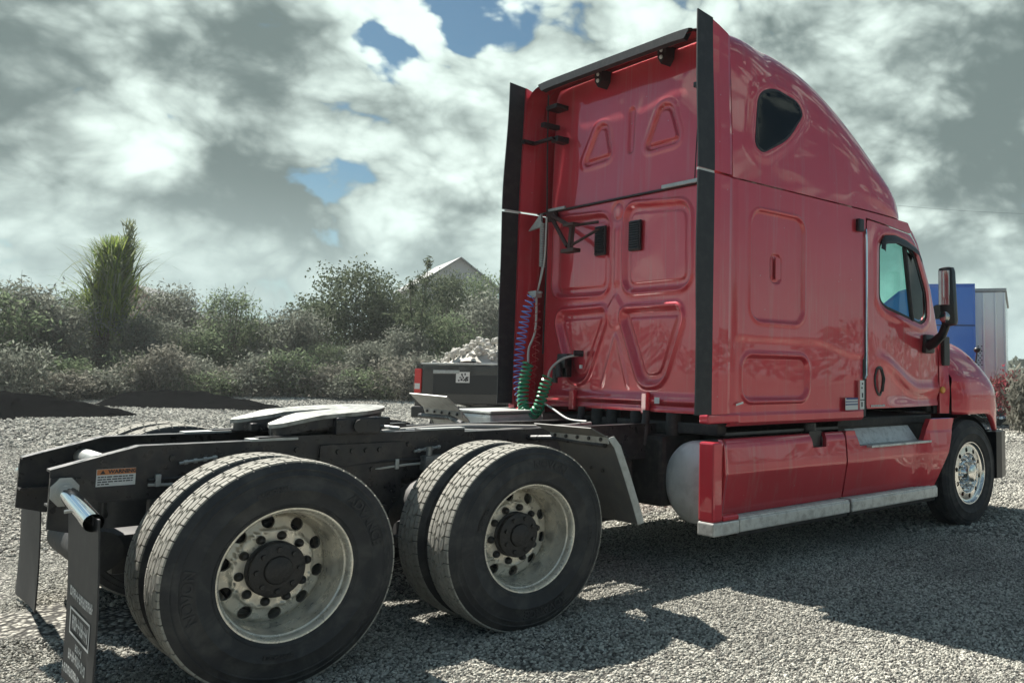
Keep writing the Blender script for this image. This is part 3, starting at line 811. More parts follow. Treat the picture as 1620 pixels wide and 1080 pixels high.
for s in (-1, 1):
    a = MB(); a.prism([(0.42, 0.70), (0.50, 0.60), (0.82, 0.60), (0.90, 0.70), (0.90, 1.02), (0.42, 1.02)], s*0.4335, s*0.452); a.prism([(0.58, 0.36), (0.74, 0.36), (0.80, 0.66), (0.52, 0.66)], s*0.43, s*0.50)
    a.build('suspension_hanger', 'frame_black', T)
    a = MB(); a.box((-0.40, s*0.434, 0.60), (-0.18, s*0.50, 0.80), 0.01); a.box((-0.16, s*0.44, 0.56), (-0.08, s*0.56, 0.82), 0.02); a.build('spring_bracket', 'under_black', T)
b = MB(); b.box((-0.50, -0.30, 0.42), (-0.25, -0.05, 0.62), 0.03); b.tube([(-0.56, -0.35, 0.55), (-0.56, 0.35, 0.55)], 0.10, 20); b.build('air_tank', 'under_black', T, smooth=True)
b = MB(); b.tube([(-0.34, -0.60, 0.52), (-0.34, -0.60, 0.40)], [0.035, 0.045], 12); b.build('brake_pod', 'galvanised', T, smooth=True)
# airline fittings clipped to the rail
for x0, z0 in ((-0.27, 0.965), (0.98, 0.955)):
    b = MB(); b.tube([(x0, -0.445, z0), (x0+0.05, -0.447, z0+0.008), (x0+0.10, -0.445, z0+0.012), (x0+0.17, -0.447, z0+0.022)], 0.008, 8)
    for k in range(4): b.tube([(x0+0.02+0.043*k, -0.447, z0+0.003+0.005*k), (x0+0.036+0.043*k, -0.447, z0+0.005+0.005*k)], 0.013, 6)
    b.build('airline_fitting', 'galvanised', T, smooth=True)
# wiring loom and air pipe along the outside of the right rail, with clips
for z0, r0, m_ in ((0.900, 0.011, 'black_rubber'), (0.872, 0.008, 'cable_grey')):
    b = MB(); b.tube([(-0.40+0.12*k, -0.446-0.004*math.sin(k*1.3), z0+0.010*math.sin(k*0.9+z0*40)) for k in range(20)], r0, 6); b.build('pipe_run', m_, T, smooth=True)
clipb = MB(); clipb.box((-0.012, -0.462, -0.03), (0.012, -0.434, 0.03), 0.004); p = None
for k in range(6):
    if p is None: q = p = clipb.build('pipe_clip', 'galvanised', T)
    else: q = p.copy(); COL.objects.link(q); q.parent = T
    q.location = (-0.36+0.41*k, 0, 0.888)
b = MB(); b.box((1.02, -0.436, 0.84), (1.20, -0.52, 0.93), 0.012); b.tube([(1.05, -0.50, 0.93), (1.05, -0.50, 0.985)], 0.018, 10); b.tube([(1.15, -0.50, 0.84), (1.16, -0.52, 0.74), (1.25, -0.50, 0.62)], 0.012, 8); b.build('relay_valve', 'worn_steel', T, smooth=True)
# propshaft, gearbox, dark mass under the cab
b = MB(); b.tube([(1.7, 0.02, 0.58), (3.6, 0.02, 0.72)], 0.06, 14); b.tube([(0.45, 0.02, 0.56), (1.0, 0.02, 0.56)], 0.055, 14); b.build('propshaft', 'under_black', T, smooth=True)
b = MB(); b.box((3.4, -0.28, 0.50), (4.9, 0.30, 1.08), 0.08); b.box((4.9, -0.40, 0.45), (6.6, 0.40, 1.25), 0.08); b.build('gearbox', 'under_black', T)
b = MB(); b.box((2.35, -0.42, 0.36), (2.75, 0.42, 0.80), 0.04); b.box((2.05, 0.05, 0.42), (2.4, 0.40, 0.86), 0.03); b.box((2.85, -0.62, 0.45), (3.3, 0.55, 0.98), 0.04); b.build('battery_box', 'under_black', T)
b = MB(); b.tube([(6.386, -1.0, 0.47), (6.386, 1.0, 0.47)], 0.06, 12); b.build('steer_axle', 'under_black', T, smooth=True)
# top of the frame: slider rails for the fifth wheel, pale air lines and a deck strip
for s in (-1, 1):
    b = MB(); b.box((0.10, s*0.434, 1.0585), (1.32, s*0.36, 1.078)); b.build('slider_rail', 'frame_black', T)
b = MB(); b.box((0.06, -0.445, 1.0575), (0.30, -0.335, 1.070)); b.box((-0.05, 0.445, 1.0575), (0.20, 0.335, 1.070)); b.box((1.02, -0.44, 1.079), (1.32, -0.36, 1.089)); b.build('slider_pad', 'galvanised', T)
for k, (y0, z0, m_, x0, x1) in enumerate(((0.16, 1.035, 'cable_grey', 1.05, 2.7), (-0.10, 1.04, 'galvanised', 1.1, 2.6), (-0.22, 1.02, 'rust_brown', 1.25, 2.5), (-0.30, 1.03, 'cable_grey', 1.3, 2.3))):
    b = MB(); b.tube([(x0+(x1-x0)*t, y0+0.03*math.sin(t*7+k), z0+0.015*math.sin(t*5+2*k)) for t in np.linspace(0, 1, 14)], 0.017, 8); b.build('air_line', m_, T, smooth=True)

# ------------------------------------------------------------------ fifth wheel
FX = 0.585
def offset_in(P_, d):
    c = np.mean(np.array(P_), 0); return [tuple(c+(np.array(p)-c)*(1-d/np.linalg.norm(np.array(p)-c))) for p in P_]
fwz = 1.20
tilt = R(4.0)     # nose up, ramps down to the rear
def fw_outline():
    P_ = []
    for k in range(0, 19):
        a = R(-82+164*k/18); P_.append((FX-0.02+0.365*math.cos(a), 0.475*math.sin(a)))
    P_ += [(FX-0.16, 0.455), (FX-0.36, 0.40), (FX-0.40, 0.33), (FX-0.38, 0.245), (FX-0.24, 0.11), (FX-0.02, 0.045), (FX+0.06, 0.03), (FX+0.06, -0.03), (FX-0.02, -0.045), (FX-0.24, -0.11), (FX-0.38, -0.245), (FX-0.40, -0.33), (FX-0.36, -0.40), (FX-0.16, -0.455)]
    return P_
def fw_z(x, y):
    base = fwz+math.tan(tilt)*(x-FX)
    return base - 0.16*np.maximum(FX-0.17-x, 0)**1.0*1.9*0.5
def fsurf(u, v): return np.stack([u, v, fw_z(u, v)], -1)
fwp = panel('fifth_wheel', fw_outline(), [], fsurf, 0.035, 'worn_steel', T, (0, 0, 1), flange=0.022)
fo = [(x_, y_) for x_, y_ in fw_outline()]
panel('plate_underframe', offset_in(fo, 0.02), [], lambda u, v: np.stack([u, v, fw_z(u, v)-0.0225], -1), 0.05, 'frame_black', fwp, (0, 0, 1), flange=0.05)
b = MB()
b.box((FX-0.20, -0.40, 1.095), (FX+0.26, 0.40, 1.165), 0.01); b.box((FX-0.10, -0.49, 1.075), (FX+0.16, -0.36, 1.175), 0.015); b.box((FX-0.10, 0.49, 1.075), (FX+0.16, 0.36, 1.175), 0.015)
b.box((FX-0.34, 0.14, 1.07), (FX+0.05, 0.34, 1.12), 0.01); b.box((FX-0.34, -0.34, 1.07), (FX+0.05, -0.14, 1.12), 0.01)
b.build('fifth_wheel_bracket', 'frame_black', fwp)
b = MB(); b.tube([(FX+0.17, -0.30, 1.115), (FX+0.20, -0.52, 1.11), (FX+0.24, -0.56, 1.105)], 0.011, 8); b.build('release_handle', 'galvanised', fwp, smooth=True)
b = MB(); b.tube([(FX+0.03, -0.492, 1.125), (FX+0.03, -0.515, 1.125)], 0.038, 14); b.tube([(FX+0.03, 0.492, 1.125), (FX+0.03, 0.515, 1.125)], 0.038, 14); b.build('pivot_pin', 'nut_dark', fwp)
b = MB(); b.lathe([(0.055, 0.0), (0.055, 0.004), (0.03, 0.004)], (FX+0.02, 0, 1.17), axis='z', n=20); b.build('kingpin_jaw', 'nut_dark', fwp)

# ------------------------------------------------------------------ quarter fenders ahead of the drive tyres
def qfender(s, zt, z_top, xo, tilted):
    ya, yb = s*0.66, s*1.26
    prof = [(xo-0.16, z_top), (xo-0.02, zt), (xo+0.035, zt-0.06), (xo+0.12, zt-0.25), (xo+0.19, zt-0.42), (xo+0.24, zt-0.55)]
    th = 0.008; m = MB()
    n = len(prof); V = []
    for y in (ya, yb):
        for x, z in prof: V.append((x, y, z+tilted*(abs(y)-0.66)))
        for x, z in prof: V.append((x+th, y, z+th*0.5+tilted*(abs(y)-0.66)))
    F = []
    for i in range(n-1):
        F += [(i, i+1, 2*n+i+1, 2*n+i), (n+i, 3*n+i, 3*n+i+1, n+i+1), (i, n+i, n+i+1, i+1), (2*n+i, 2*n+i+1, 3*n+i+1, 3*n+i)]
    F += [(0, 2*n, 3*n, n), (n-1, 2*n-1, 4*n-1, 3*n-1)]
    m.add(V, F); o = m.build('quarter_fender', 'fender_grey', T)
    e = MB()
    for i in range(1, n-1):
        (x0, z0), (x1, z1) = prof[i], prof[i+1]; dz = tilted*0.6
        e.add([(x0-0.010, yb, z0+dz), (x1-0.010, yb, z1+dz), (x1+0.04, yb, z1+dz+0.01), (x0+0.04, yb, z0+dz+0.01), (x0-0.010, yb+s*0.006, z0+dz), (x1-0.010, yb+s*0.006, z1+dz), (x1+0.04, yb+s*0.006, z1+dz+0.01), (x0+0.04, yb+s*0.006, z0+dz+0.01)],
              [(0, 1, 2, 3), (7, 6, 5, 4), (0, 4, 5, 1), (1, 5, 6, 2), (2, 6, 7, 3), (3, 7, 4, 0)])
    e.build('fender_edge', 'galvanised', o)
    st = MB(); dz = tilted
    st.add([(xo-0.035, ya, zt+0.012), (xo-0.035, yb, zt+0.012+dz*.6), (xo-0.018, yb, zt-0.034+dz*.6), (xo-0.018, ya, zt-0.034), (xo-0.029, ya, zt+0.014), (xo-0.029, yb, zt+0.014+dz*.6), (xo-0.012, yb, zt-0.032+dz*.6), (xo-0.012, ya, zt-0.032)],
           [(0, 1, 2, 3), (7, 6, 5, 4), (0, 4, 5, 1), (1, 5, 6, 2), (2, 6, 7, 3), (3, 7, 4, 0)]); so = st.build('mounting_strip', 'galvanised', o)
    bb = MB(); bb.lathe([(0.013, 0), (0.012, -0.008), (0, -0.009)], (0, 0, 0), axis='x', n=8); p = None
    for k in range(5):
        if p is None: q = p = bb.build('bolt', 'nut_dark', o)
        else: q = p.copy(); COL.objects.link(q); q.parent = o
        y = ya+(yb-ya)*(0.1+0.2*k); q.location = (xo-0.030, y, zt-0.010+dz*(abs(y)-0.66))
    for yy, zz_, xx in ((s*0.82, zt-0.20, xo+0.09), (s*0.95, zt-0.21, xo+0.095), (s*1.06, zt-0.22, xo+0.10)):
        q = p.copy(); COL.objects.link(q); q.parent = o; q.location = (xx, yy, zz_)
    return o
qf_r = qfender(-1, 1.045, 1.11, 1.845, 0.0)
qf_l = qfender(1, 1.115, 1.245, 1.94, 0.02)
qf_l.data.materials.clear(); qf_l.data.materials.append(MATS['galvanised'])
b = MB(); b.tube([(1.80, -0.44, 1.0), (1.84, -0.7, 1.015), (1.85, -1.2, 1.0)], 0.02, 10); b.build('fender_arm', 'frame_black', T)
b = MB(); b.tube([(1.80, 0.44, 1.05), (1.84, 0.7, 1.085), (1.85, 1.2, 1.08)], 0.02, 10); b.build('fender_arm', 'frame_black', T)

# ------------------------------------------------------------------ cab: side walls
def Wf(x, z):
    return 1.235-0.04*sstep(2.87, 4.05, z)-0.055*np.maximum(x-4.4, 0)**2
def ridge(d, w): return np.exp(-(d/w)**2)
R1 = rrect(3.15, 3.755, 1.845, 2.665, 0.10); R2 = rrect(3.075, 3.825, 1.265, 1.575, 0.09); RH = rrect(3.385, 3.50, 2.14, 2.355, 0.045)
def emb_side(x, z):
    e = 0.0022*np.sin(x*3.1+z*1.3)*np.sin(z*2.3+0.6)
    d = sd_poly(R1, x, z); e = e + 0.009*ridge(d-0.018, 0.012)-0.016*sstep(0.010, -0.012, d)
    d = sd_poly(R2, x, z); e = e + 0.012*ridge(d-0.020, 0.015)-0.018*sstep(0.010, -0.016, d)
    d = sd_poly(RH, x, z); e = e - 0.016*sstep(0.010, -0.004, d)+0.012*sstep(-0.014, -0.022, d)
    # swage over the lower panel and a step along the sill
    zs = 1.70-0.10*sstep(3.9, 4.5, x)
    e = e - 0.012*sstep(zs+0.03, zs-0.03, z)*sstep(2.95, 3.05, x)
    e = e + 0.010*sstep(1.17, 1.145, z)-0.02*sstep(1.10, 1.07, z)
    e = e - 0.010*sstep(3.01, 2.94, x)
    return e
def side_surf(s, emb=True, off=0.0):
    def f(u, v):
        return np.stack([u, s*(Wf(u, v)+(emb_side(u, v) if emb else 0)+off), v], -1)
    return f
SP = [(2.935, 1.075), (4.575, 1.075), (4.615, 2.805), (5.40, 2.770), (5.44, 2.785), (5.36, 2.862), (2.935, 2.862)]
for s in (-1, 1): panel('sleeper_side', SP, [], side_surf(s), 0.0125, 'red_paint', T, (0, s, 0), flange=0.025)

# baggage-door pull inside its recess
for s in (-1, 1):
    b = MB(); b.box((3.415, s*1.232, 2.165), (3.470, s*1.240, 2.33), 0.01); b.build('locker_handle', 'red_paint', T)

# door with window opening
WIN = round_poly([(4.825, 2.10), (4.83, 2.60), (4.90, 2.665), (5.10, 2.690), (5.50, 2.635), (5.78, 2.235), (5.795, 1.995), (5.66, 1.925), (4.94, 2.035)], [0.1, 0.08, 0.08, 0.1, 0.1, 0.12, 0.06, 0.07, 0.10])
DOOR = [(4.625, 1.165), (4.638, 2.790), (5.415, 2.755), (5.50, 2.70), (5.845, 2.245), (6.060, 1.80), (6.060, 1.165)]
DOOR = round_poly(DOOR, [0.03, 0.03, 0.06, 0.05, 0.1, 0.05, 0.03])
def emb_door(x, z):
    d = sd_poly(WIN, x, z)
    e = 0.010*ridge(d-0.045, 0.03)
    # sculpted scallop sweeping forward from the handle
    cz = 1.60-0.28*sstep(4.75, 5.6, x)
    e = e + 0.018*ridge(z-cz, 0.05)*sstep(4.7, 5.0, x) - 0.022*sstep(cz, cz-0.12, z)*sstep(4.8, 5.2, x)*sstep(1.15, 1.28, z)
    e = e + 0.012*ridge(z-1.80, 0.05)*sstep(5.3, 5.6, x)
    e = e + 0.002*np.sin(x*4)*np.sin(z*5)
    return e
def door_surf(s, off=0.0):
    return lambda u, v: np.stack([u, s*(Wf(u, v)+emb_door(u, v)-0.004+off), v], -1)
def offset_poly(P_, d):
    c = np.mean(np.array(P_), 0); return [tuple(c+(np.array(p)-c)*(1-d/np.linalg.norm(np.array(p)-c))) for p in P_]
doors = {}
for s in (-1, 1):
    dr = panel('door', DOOR, [WIN], door_surf(s), 0.018, 'red_paint', T, (0, s, 0), flange=0.06); doors[s] = dr
    fl_ = lambda u, v, s=s, o=-0.012: np.stack([u, s*(Wf(u, v)+o), v], -1)
    GIN = offset_poly(WIN, 0.035)
    panel('window_seal', WIN, [GIN], fl_, 0.03, 'black_rubber', dr, (0, s, 0), flange=0.012)
    g1 = [p for p in GIN]
    panel('window_glass', GIN, [], lambda u, v, s=s: np.stack([u, s*(Wf(u, v)-0.022), v], -1), 0.06, 'window_glass', dr, (0, s, 0))
    b = MB()
    b.tube([(5.31, s*(Wf(5.31, 2.6)-0.012), 2.63), (5.38, s*(Wf(5.38, 2.3)-0.012), 2.30), (5.46, s*(Wf(5.46, 1.98)-0.012), 1.955)], 0.022, 8); b.build('window_divider', 'black_rubber', dr)
    # vent wing: dark quarter light
    VW = [(5.36, 2.60), (5.50, 2.57), (5.71, 2.24), (5.72, 2.02), (5.63, 1.975), (5.49, 1.99)]
    panel('quarter_light', VW, [], lambda u, v, s=s: np.stack([u, s*(Wf(u, v)-0.017), v], -1), 0.05, 'tinted_glass', dr, (0, s, 0), flange=0.006)
    # rain visor over the window
    G = []
    path = [(4.835, 2.56), (4.845, 2.63), (4.90, 2.685), (5.09, 2.71), (5.30, 2.69), (5.50, 2.65), (5.58, 2.575)]
    for i, (x, z) in enumerate(path):
        o1 = np.array([x, s*(Wf(x, z)+0.018), z]); dn = np.array([0.02, 0, -0.075]) if i > 1 else np.array([0.045, 0, -0.03])
        G.append([o1, o1+dn*0.5+np.array([0, s*0.022, 0]), o1+dn+np.array([0, s*0.018, 0])])
    grid_obj('rain_visor', np.array(G), 'black_plastic', dr)
    # handle in its pocket
    HP = [(4.735, 1.42), (4.775, 1.515), (4.83, 1.535), (4.885, 1.51), (4.905, 1.42), (4.885, 1.32), (4.845, 1.265), (4.80, 1.275), (4.755, 1.33)]
    HP = round_poly(HP, 0.04, 3)
    h = panel('door_handle', HP, [], lambda u, v, s=s: np.stack([u, s*(Wf(u, v)+emb_door(u, v)+0.002+0.006*sstep(0, -0.03, sd_poly(HP, u, v))-0.02*sstep(-0.018, -0.035, sd_poly(HP, u, v))), v], -1), 0.01, 'black_plastic', dr, (0, s, 0), flange=0.01)
    b = MB(); b.tube([(4.83, s*1.243, 1.50), (4.845, s*1.258, 1.42), (4.84, s*1.243, 1.31)], 0.014, 8); b.build('handle_grip', 'black_plastic', dr, smooth=True)
    # grab rail and seal strip beside the door
    b = MB(); b.tube([(4.585, s*1.243, 1.42), (4.60, s*1.249, 1.45), (4.605, s*1.249, 2.60), (4.60, s*1.243, 2.70)], 0.011, 8); b.build('grab_rail', 'chrome', T, smooth=True)
    b = MB(); b.box((4.578, s*1.20, 1.10), (4.624, s*1.224, 2.80)); b.build('door_seal', 'black_rubber', T)
    b = MB(); b.box((4.46, s*1.234, 2.665), (4.535, s*1.275, 2.775), 0.012); b.build('marker_lamp', 'black_plastic', T)
# small silver lettering low on the right door
m = MB(); rq = random.Random(3); x = 4.69
while x < 4.91:
    w_ = rq.uniform(0.012, 0.022); yy = -(Wf(x, 1.19)+float(emb_door(np.array([x]), np.array([1.19]))[0])+0.001)
    m.box((x, yy, 1.178), (x+w_, yy-0.0015, 1.196+rq.uniform(-0.003, 0.003))); x += w_+0.006
m.build('door_lettering', 'print_white', doors[-1])
# stickers on the door jamb
b = MB(); b.box((4.495, -1.252, 1.165), (4.555, -1.2545, 1.405)); sk = b.build('jamb_sticker', 'white_label', T)
m = MB()
for k, (z0, z1) in enumerate(((1.185, 1.225), (1.262, 1.30), (1.335, 1.35), (1.37, 1.385))): m.box((4.512+0.008*(k % 2), -1.2546, z0), (4.530+0.008*(k % 2), -1.2552, z1))
m.box((4.496, -1.2546, 1.238), (4.554, -1.2552, 1.246)); m.build('sticker_print', 'ink', sk)
b = MB(); b.box((4.29, -1.252, 1.162), (4.462, -1.2545, 1.262)); sk = b.build('fleet_sticker', 'white_label', T)
m = MB(); m.box((4.30, -1.2546, 1.248), (4.462, -1.2552, 1.262)); m.box((4.29, -1.2546, 1.226), (4.462, -1.2552, 1.234)); m.box((4.29, -1.2546, 1.202), (4.462, -1.2552, 1.212)); m.build('sticker_print', 'blue_label', sk)
b = MB(); b.box((2.985, -1.245, 1.228), (3.06, -1.2475, 1.242), 0.0, rot=Matrix.Rotation(R(-12), 3, 'Y')); b.build('sill_reflector', 'white_label', T)

# ------------------------------------------------------------------ roof fairing
RXS = np.array([2.72, 2.93, 3.4, 3.9, 4.4, 4.9, 5.3, 5.66]); RHS = np.array([4.00, 4.035, 4.105, 4.05, 3.86, 3.53, 3.20, 2.92])
def spline(X, Y, x):
    n = len(X); h = np.diff(X); A = np.eye(n); bb = np.zeros(n)
    for i in range(1, n-1):
        A[i, i-1] = h[i-1]; A[i, i] = 2*(h[i-1]+h[i]); A[i, i+1] = h[i]; bb[i] = 3*((Y[i+1]-Y[i])/h[i]-(Y[i]-Y[i-1])/h[i-1])
    c = np.linalg.solve(A, bb); k = np.clip(np.searchsorted(X, x)-1, 0, n-2); d = x-X[k]
    B = (Y[k+1]-Y[k])/h[k]-h[k]*(2*c[k]+c[k+1])/3; D = (c[k+1]-c[k])/(3*h[k])
    return Y[k]+B*d+c[k]*d*d+D*d**3
def roofW(x):
    w = Wf(x, 2.87); t = np.clip((x-5.0)/0.665, 0, 1)
    return np.where(x > 5.0, w*(1-t**2.4)**(1/2.4), w)
def roofN(x): return 12.0-6.0*sstep(2.8, 3.5, x)-2.6*sstep(3.6, 5.4, x)
ZS = 2.874
WINR = round_poly([(3.185, 3.17), (3.245, 3.57), (3.43, 3.650), (3.70, 3.615), (3.762, 3.525), (3.55, 3.29), (3.27, 3.125)], [0.09, 0.10, 0.08, 0.06, 0.08, 0.10, 0.08])
def roof_y(x, z, H=None):
    H = spline(RXS, RHS, x); e = 2/roofN(x)
    q = np.clip((z-ZS)/(H-ZS), 0, 0.9999); sn = q**(1/e); c = np.sqrt(np.maximum(1-sn*sn, 0))
    return (roofW(x)-0.04*sstep(0, 1.1, z-ZS))*c**e
xs_ = np.concatenate([np.linspace(2.935, 5.2, 70), np.linspace(5.22, 5.664, 26)])
tt_ = np.concatenate([np.linspace(0, 0.25, 14)**1.0, np.linspace(0.27, math.pi/2, 46)])
# parametrise the half section by arc so the corner stays smooth
G = np.zeros((len(xs_), 2*80-1, 3))
for i, x in enumerate(xs_):
    H = spline(RXS, RHS, np.array([x]))[0]; n_ = roofN(x); t = np.linspace(0, math.pi/2, 600); e = 2/n_
    c = np.cos(t)**e; sN = np.sin(t)**e
    y = (roofW(np.array([x]))[0]-0.04*sstep(0, 1.1, (H-ZS)*sN))*c; z = ZS+(H-ZS)*sN
    # crease line fading along the flank near the front
    arc = np.concatenate([[0], np.cumsum(np.hypot(np.diff(y), np.diff(z)))]); a = np.linspace(0, arc[-1], 80)
    yy = np.interp(a, arc, y); zz_ = np.interp(a, arc, z)
    dW = sd_poly(WINR, np.full(80, x), zz_); yy = yy + np.where(zz_ < H-0.25, 0.010*ridge(dW-0.05, 0.04), 0)
    zc = 3.02-0.12*sstep(4.6, 5.3, x); yy = yy + 0.010*ridge(zz_-zc, 0.05)*sstep(4.3, 4.9, x)*np.clip(yy/1.0, 0, 1)
    G[i, :80] = np.stack([np.full(80, x), -yy, zz_], -1); G[i, 79:] = np.stack([np.full(80, x), yy, zz_], -1)[::-1]
roof = grid_obj('roof_fairing', G, 'red_paint', T)
for s in (-1, 1):
    panel('sleeper_window', WINR, [], lambda u, v, s=s: np.stack([u, s*(roof_y(u, v)+0.006+0.003*sstep(0, -0.02, sd_poly(WINR, u, v))), v], -1), 0.03, 'tinted_glass', roof, (0, s, 0), flange=0.015)
    WO = offset_poly(WINR, -0.02)
    panel('window_seal', WO, [WINR], lambda u, v, s=s: np.stack([u, s*(roof_y(u, v)+0.008), v], -1), 0.02, 'black_rubber', roof, (0, s, 0), flange=0.012)
# rear part of the roof skin reaching back over the wall, with its black edge strip
xs2 = np.linspace(2.735, 2.93, 10); G2 = []
def roof_section(x, n=90, inset=0.0, start=0.40):
    H = float(spline(RXS, RHS, np.array([x]))[0])-inset; t = np.linspace(0, math.pi/2, 900); e = 2/12.0
    y = (1.222-inset-0.04*sstep(0, 1.1, (H-ZS)*np.sin(t)**e))*np.cos(t)**e; z = ZS+(H-ZS)*np.sin(t)**e
    arc = np.concatenate([[0], np.cumsum(np.hypot(np.diff(y), np.diff(z)))]); a = np.linspace(arc[-1]*start, arc[-1], n)
    yy = np.interp(a, arc, y); zz_ = np.interp(a, arc, z)
    return np.concatenate([np.stack([np.full(n, x), -yy, zz_], -1), np.stack([np.full(n, x), yy, zz_], -1)[::-1][1:]])
for x in xs2: G2.append(roof_section(x))
G2 = G2 + [roof_section(x, inset=0.02) for x in xs2[::-1]]
rr_o = grid_obj('roof_rear_edge', np.array(G2), 'red_paint', T)
G3 = [roof_section(xx, inset=ii, start=0.56) for xx, ii in ((2.715, -0.006), (2.745, -0.008), (2.76, 0.004), (2.76, 0.075), (2.715, 0.060), (2.715, -0.006))]
grid_obj('edge_strip', np.array(G3), 'black_rubber', rr_o, smooth=False)

# ------------------------------------------------------------------ rear wall with pressed panels
XB = 2.92
def RP(pts, r): return round_poly(pts, r, 6)
PA = [RP([(-0.05, 2.10), (-0.05, 2.80), (-0.80, 2.745), (-0.82, 2.10)], 0.13), RP([(0.155, 2.10), (0.155, 2.755), (0.925, 2.79), (0.925, 2.11)], 0.13)]
PT = [RP([(-0.055, 1.945), (-0.70, 1.945), (-0.735, 1.86), (-0.53, 1.38), (-0.29, 1.36), (-0.045, 1.86)], 0.10), RP([(0.20, 1.965), (0.82, 1.955), (0.85, 1.87), (0.64, 1.38), (0.44, 1.375), (0.19, 1.88)], 0.10)]
PU = [RP([(-0.205, 3.235), (-0.655, 3.25), (-0.53, 3.575), (-0.385, 3.59)], 0.10), RP([(0.205, 3.255), (0.615, 3.235), (0.42, 3.575), (0.295, 3.57)], 0.09)]
PB = rrect(-0.065, 0.0, 3.255, 3.64, 0.032)
EGG = RP([(0.055, 2.855), (0.13, 2.80), (0.095, 2.70), (0.015, 2.70), (-0.02, 2.80)], 0.07)
DIA = RP([(0.055, 2.10), (0.185, 1.95), (0.11, 1.80), (0.0, 1.80), (-0.07, 1.95)], 0.06)
def emb_back(y, z):
    e = 0.0025*np.sin(y*4+1)*np.sin(z*3.1)+0.0015*np.sin(y*9)*np.sin(z*7+1)
    for P_ in PA:
        d = sd_poly(P_, y, z); e = e + 0.015*ridge(d-0.024, 0.016)-0.022*sstep(0.010, -0.022, d)+0.011*sstep(-0.050, -0.068, d)
    for P_ in PT:
        d = sd_poly(P_, y, z); e = e + 0.018*ridge(d-0.026, 0.019)-0.028*sstep(0.010, -0.026, d)+0.013*sstep(-0.055, -0.075, d)
    for P_ in PU:
        d = sd_poly(P_, y, z); e = e + 0.004*ridge(d-0.03, 0.02) - 0.026*sstep(0.010, -0.010, d)+0.022*sstep(-0.030, -0.050, d)
    d = sd_poly(PB, y, z); e = e - 0.020*sstep(0.015, -0.018, d)
    d = sd_poly(EGG, y, z); e = e - 0.010*ridge(d, 0.014)
    d = sd_poly(DIA, y, z); e = e + 0.014*sstep(0.02, -0.03, d)
    e = e + 0.014*ridge(np.maximum(np.abs(y-0.05)-0.012, 0), 0.02)*sstep(2.13, 2.2, z)*sstep(2.66, 2.6, z)
    e = e + 0.010*ridge(np.maximum(np.abs(y-0.05-0.4*(1.75-z))-0.0, 0), 0.02)*sstep(1.3, 1.36, z)*sstep(1.78, 1.70, z)*0.6 + 0.006*ridge(y-0.05+0.4*(1.75-z), 0.02)*sstep(1.3, 1.36, z)*sstep(1.78, 1.70, z)
    # ledge along the foot, rounded corners at the sides, recess of the upper cap
    e = e + 0.030*ridge(z-1.235, 0.035)+0.018*sstep(1.20, 1.17, z)
    e = e - 0.11*sstep(0.94, 1.21, np.abs(y-0.02))**2
    e = e - 0.035*sstep(2.86, 2.90, z)
    e = e - 0.02*np.clip((z-2.90)/1.05, 0, 1)
    return e
def back_surf(u, v): return np.stack([XB-emb_back(u, v), u, v], -1)
panel('rear_wall', [(-1.20, 1.15), (1.20, 1.15), (1.20, 2.868), (-1.20, 2.868)], [], back_surf, 0.0112, 'red_paint', T, (-1, 0, 0), flange=0.03)
panel('rear_wall', [(-1.20, 2.880), (1.20, 2.880), (1.19, 3.80), (1.0, 4.01), (-1.0, 4.01), (-1.19, 3.80)], [], back_surf, 0.0112, 'red_paint', T, (-1, 0, 0), flange=0.03)
b = MB(); b.box((2.895, -1.19, 2.868), (2.94, 1.19, 2.880)); b.build('seam_seal', 'black_rubber', T)
b = MB(); b.box((2.878, -0.95, 2.872), (2.90, -0.52, 2.902), 0.004); b.box((2.878, 0.75, 2.872), (2.90, 1.0, 2.898), 0.004); b.build('seam_strip', 'galvanised', T)
# vents
for yv in (0.268, -0.178):
    b = MB(); b.box((2.902, yv-0.070, 2.42), (2.925, yv+0.070, 2.670), 0.02); vo = b.build('air_vent', 'black_plastic', T)
    sb = MB(); sb.box((0, -0.06, -0.0045), (0.016, 0.06, 0.0045)); p = None
    for k in range(12):
        if p is None: q = p = sb.build('vent_slat', 'black_plastic', vo)
        else: q = p.copy(); COL.objects.link(q); q.parent = vo
        q.location = (2.892, yv, 2.44+k*0.0195); q.rotation_euler = (0, R(28), 0)
# work lamps, brackets on the upper cap
for yv, zv in ((0.312, 3.955), (-0.494, 3.965)):
    b = MB(); b.prism([(yv-0.05, zv+0.06), (yv+0.05, zv+0.06), (yv+0.045, zv-0.03), (yv, zv-0.085), (yv-0.045, zv-0.03)], 2.875, 2.99, 'yz'); lo_ = b.build('load_lamp', 'black_plastic', T)
    b = MB(); b.sphere((2.872, yv, zv-0.03), (0.012, 0.018, 0.018), 6); b.sphere((2.872, yv, zv+0.025), (0.012, 0.016, 0.016), 6); b.build('lamp_lens', 'white_label', lo_, smooth=True)
b = MB(); b.box((2.80, 1.17, 3.50), (2.84, 0.86, 3.525), 0.006); b.box((2.84, 0.83, 3.485), (3.05, 0.93, 3.54), 0.01); b.box((2.70, 1.20, 3.495), (2.82, 1.14, 3.53), 0.006); b.build('extender_stay', 'black_plastic', T)
b = MB(); b.box((2.74, -1.20, 3.60), (2.90, -1.14, 3.64), 0.006); b.box((2.84, -1.16, 3.59), (3.02, -0.90, 3.63), 0.006); b.build('extender_stay', 'black_plastic', T)
b = MB(); b.box((2.84, 0.86, 3.80), (3.06, 1.02, 3.84), 0.006); b.box((2.80, 0.98, 3.64), (3.06, 1.04, 3.68), 0.005); b.build('extender_bracket', 'black_plastic', T)
b = MB(); b.tube([(2.940, -0.875, 3.58), (2.940, -0.845, 3.2), (2.935, -0.835, 2.90)], 0.005, 6); b.build('lamp_cable', 'black_rubber', T)
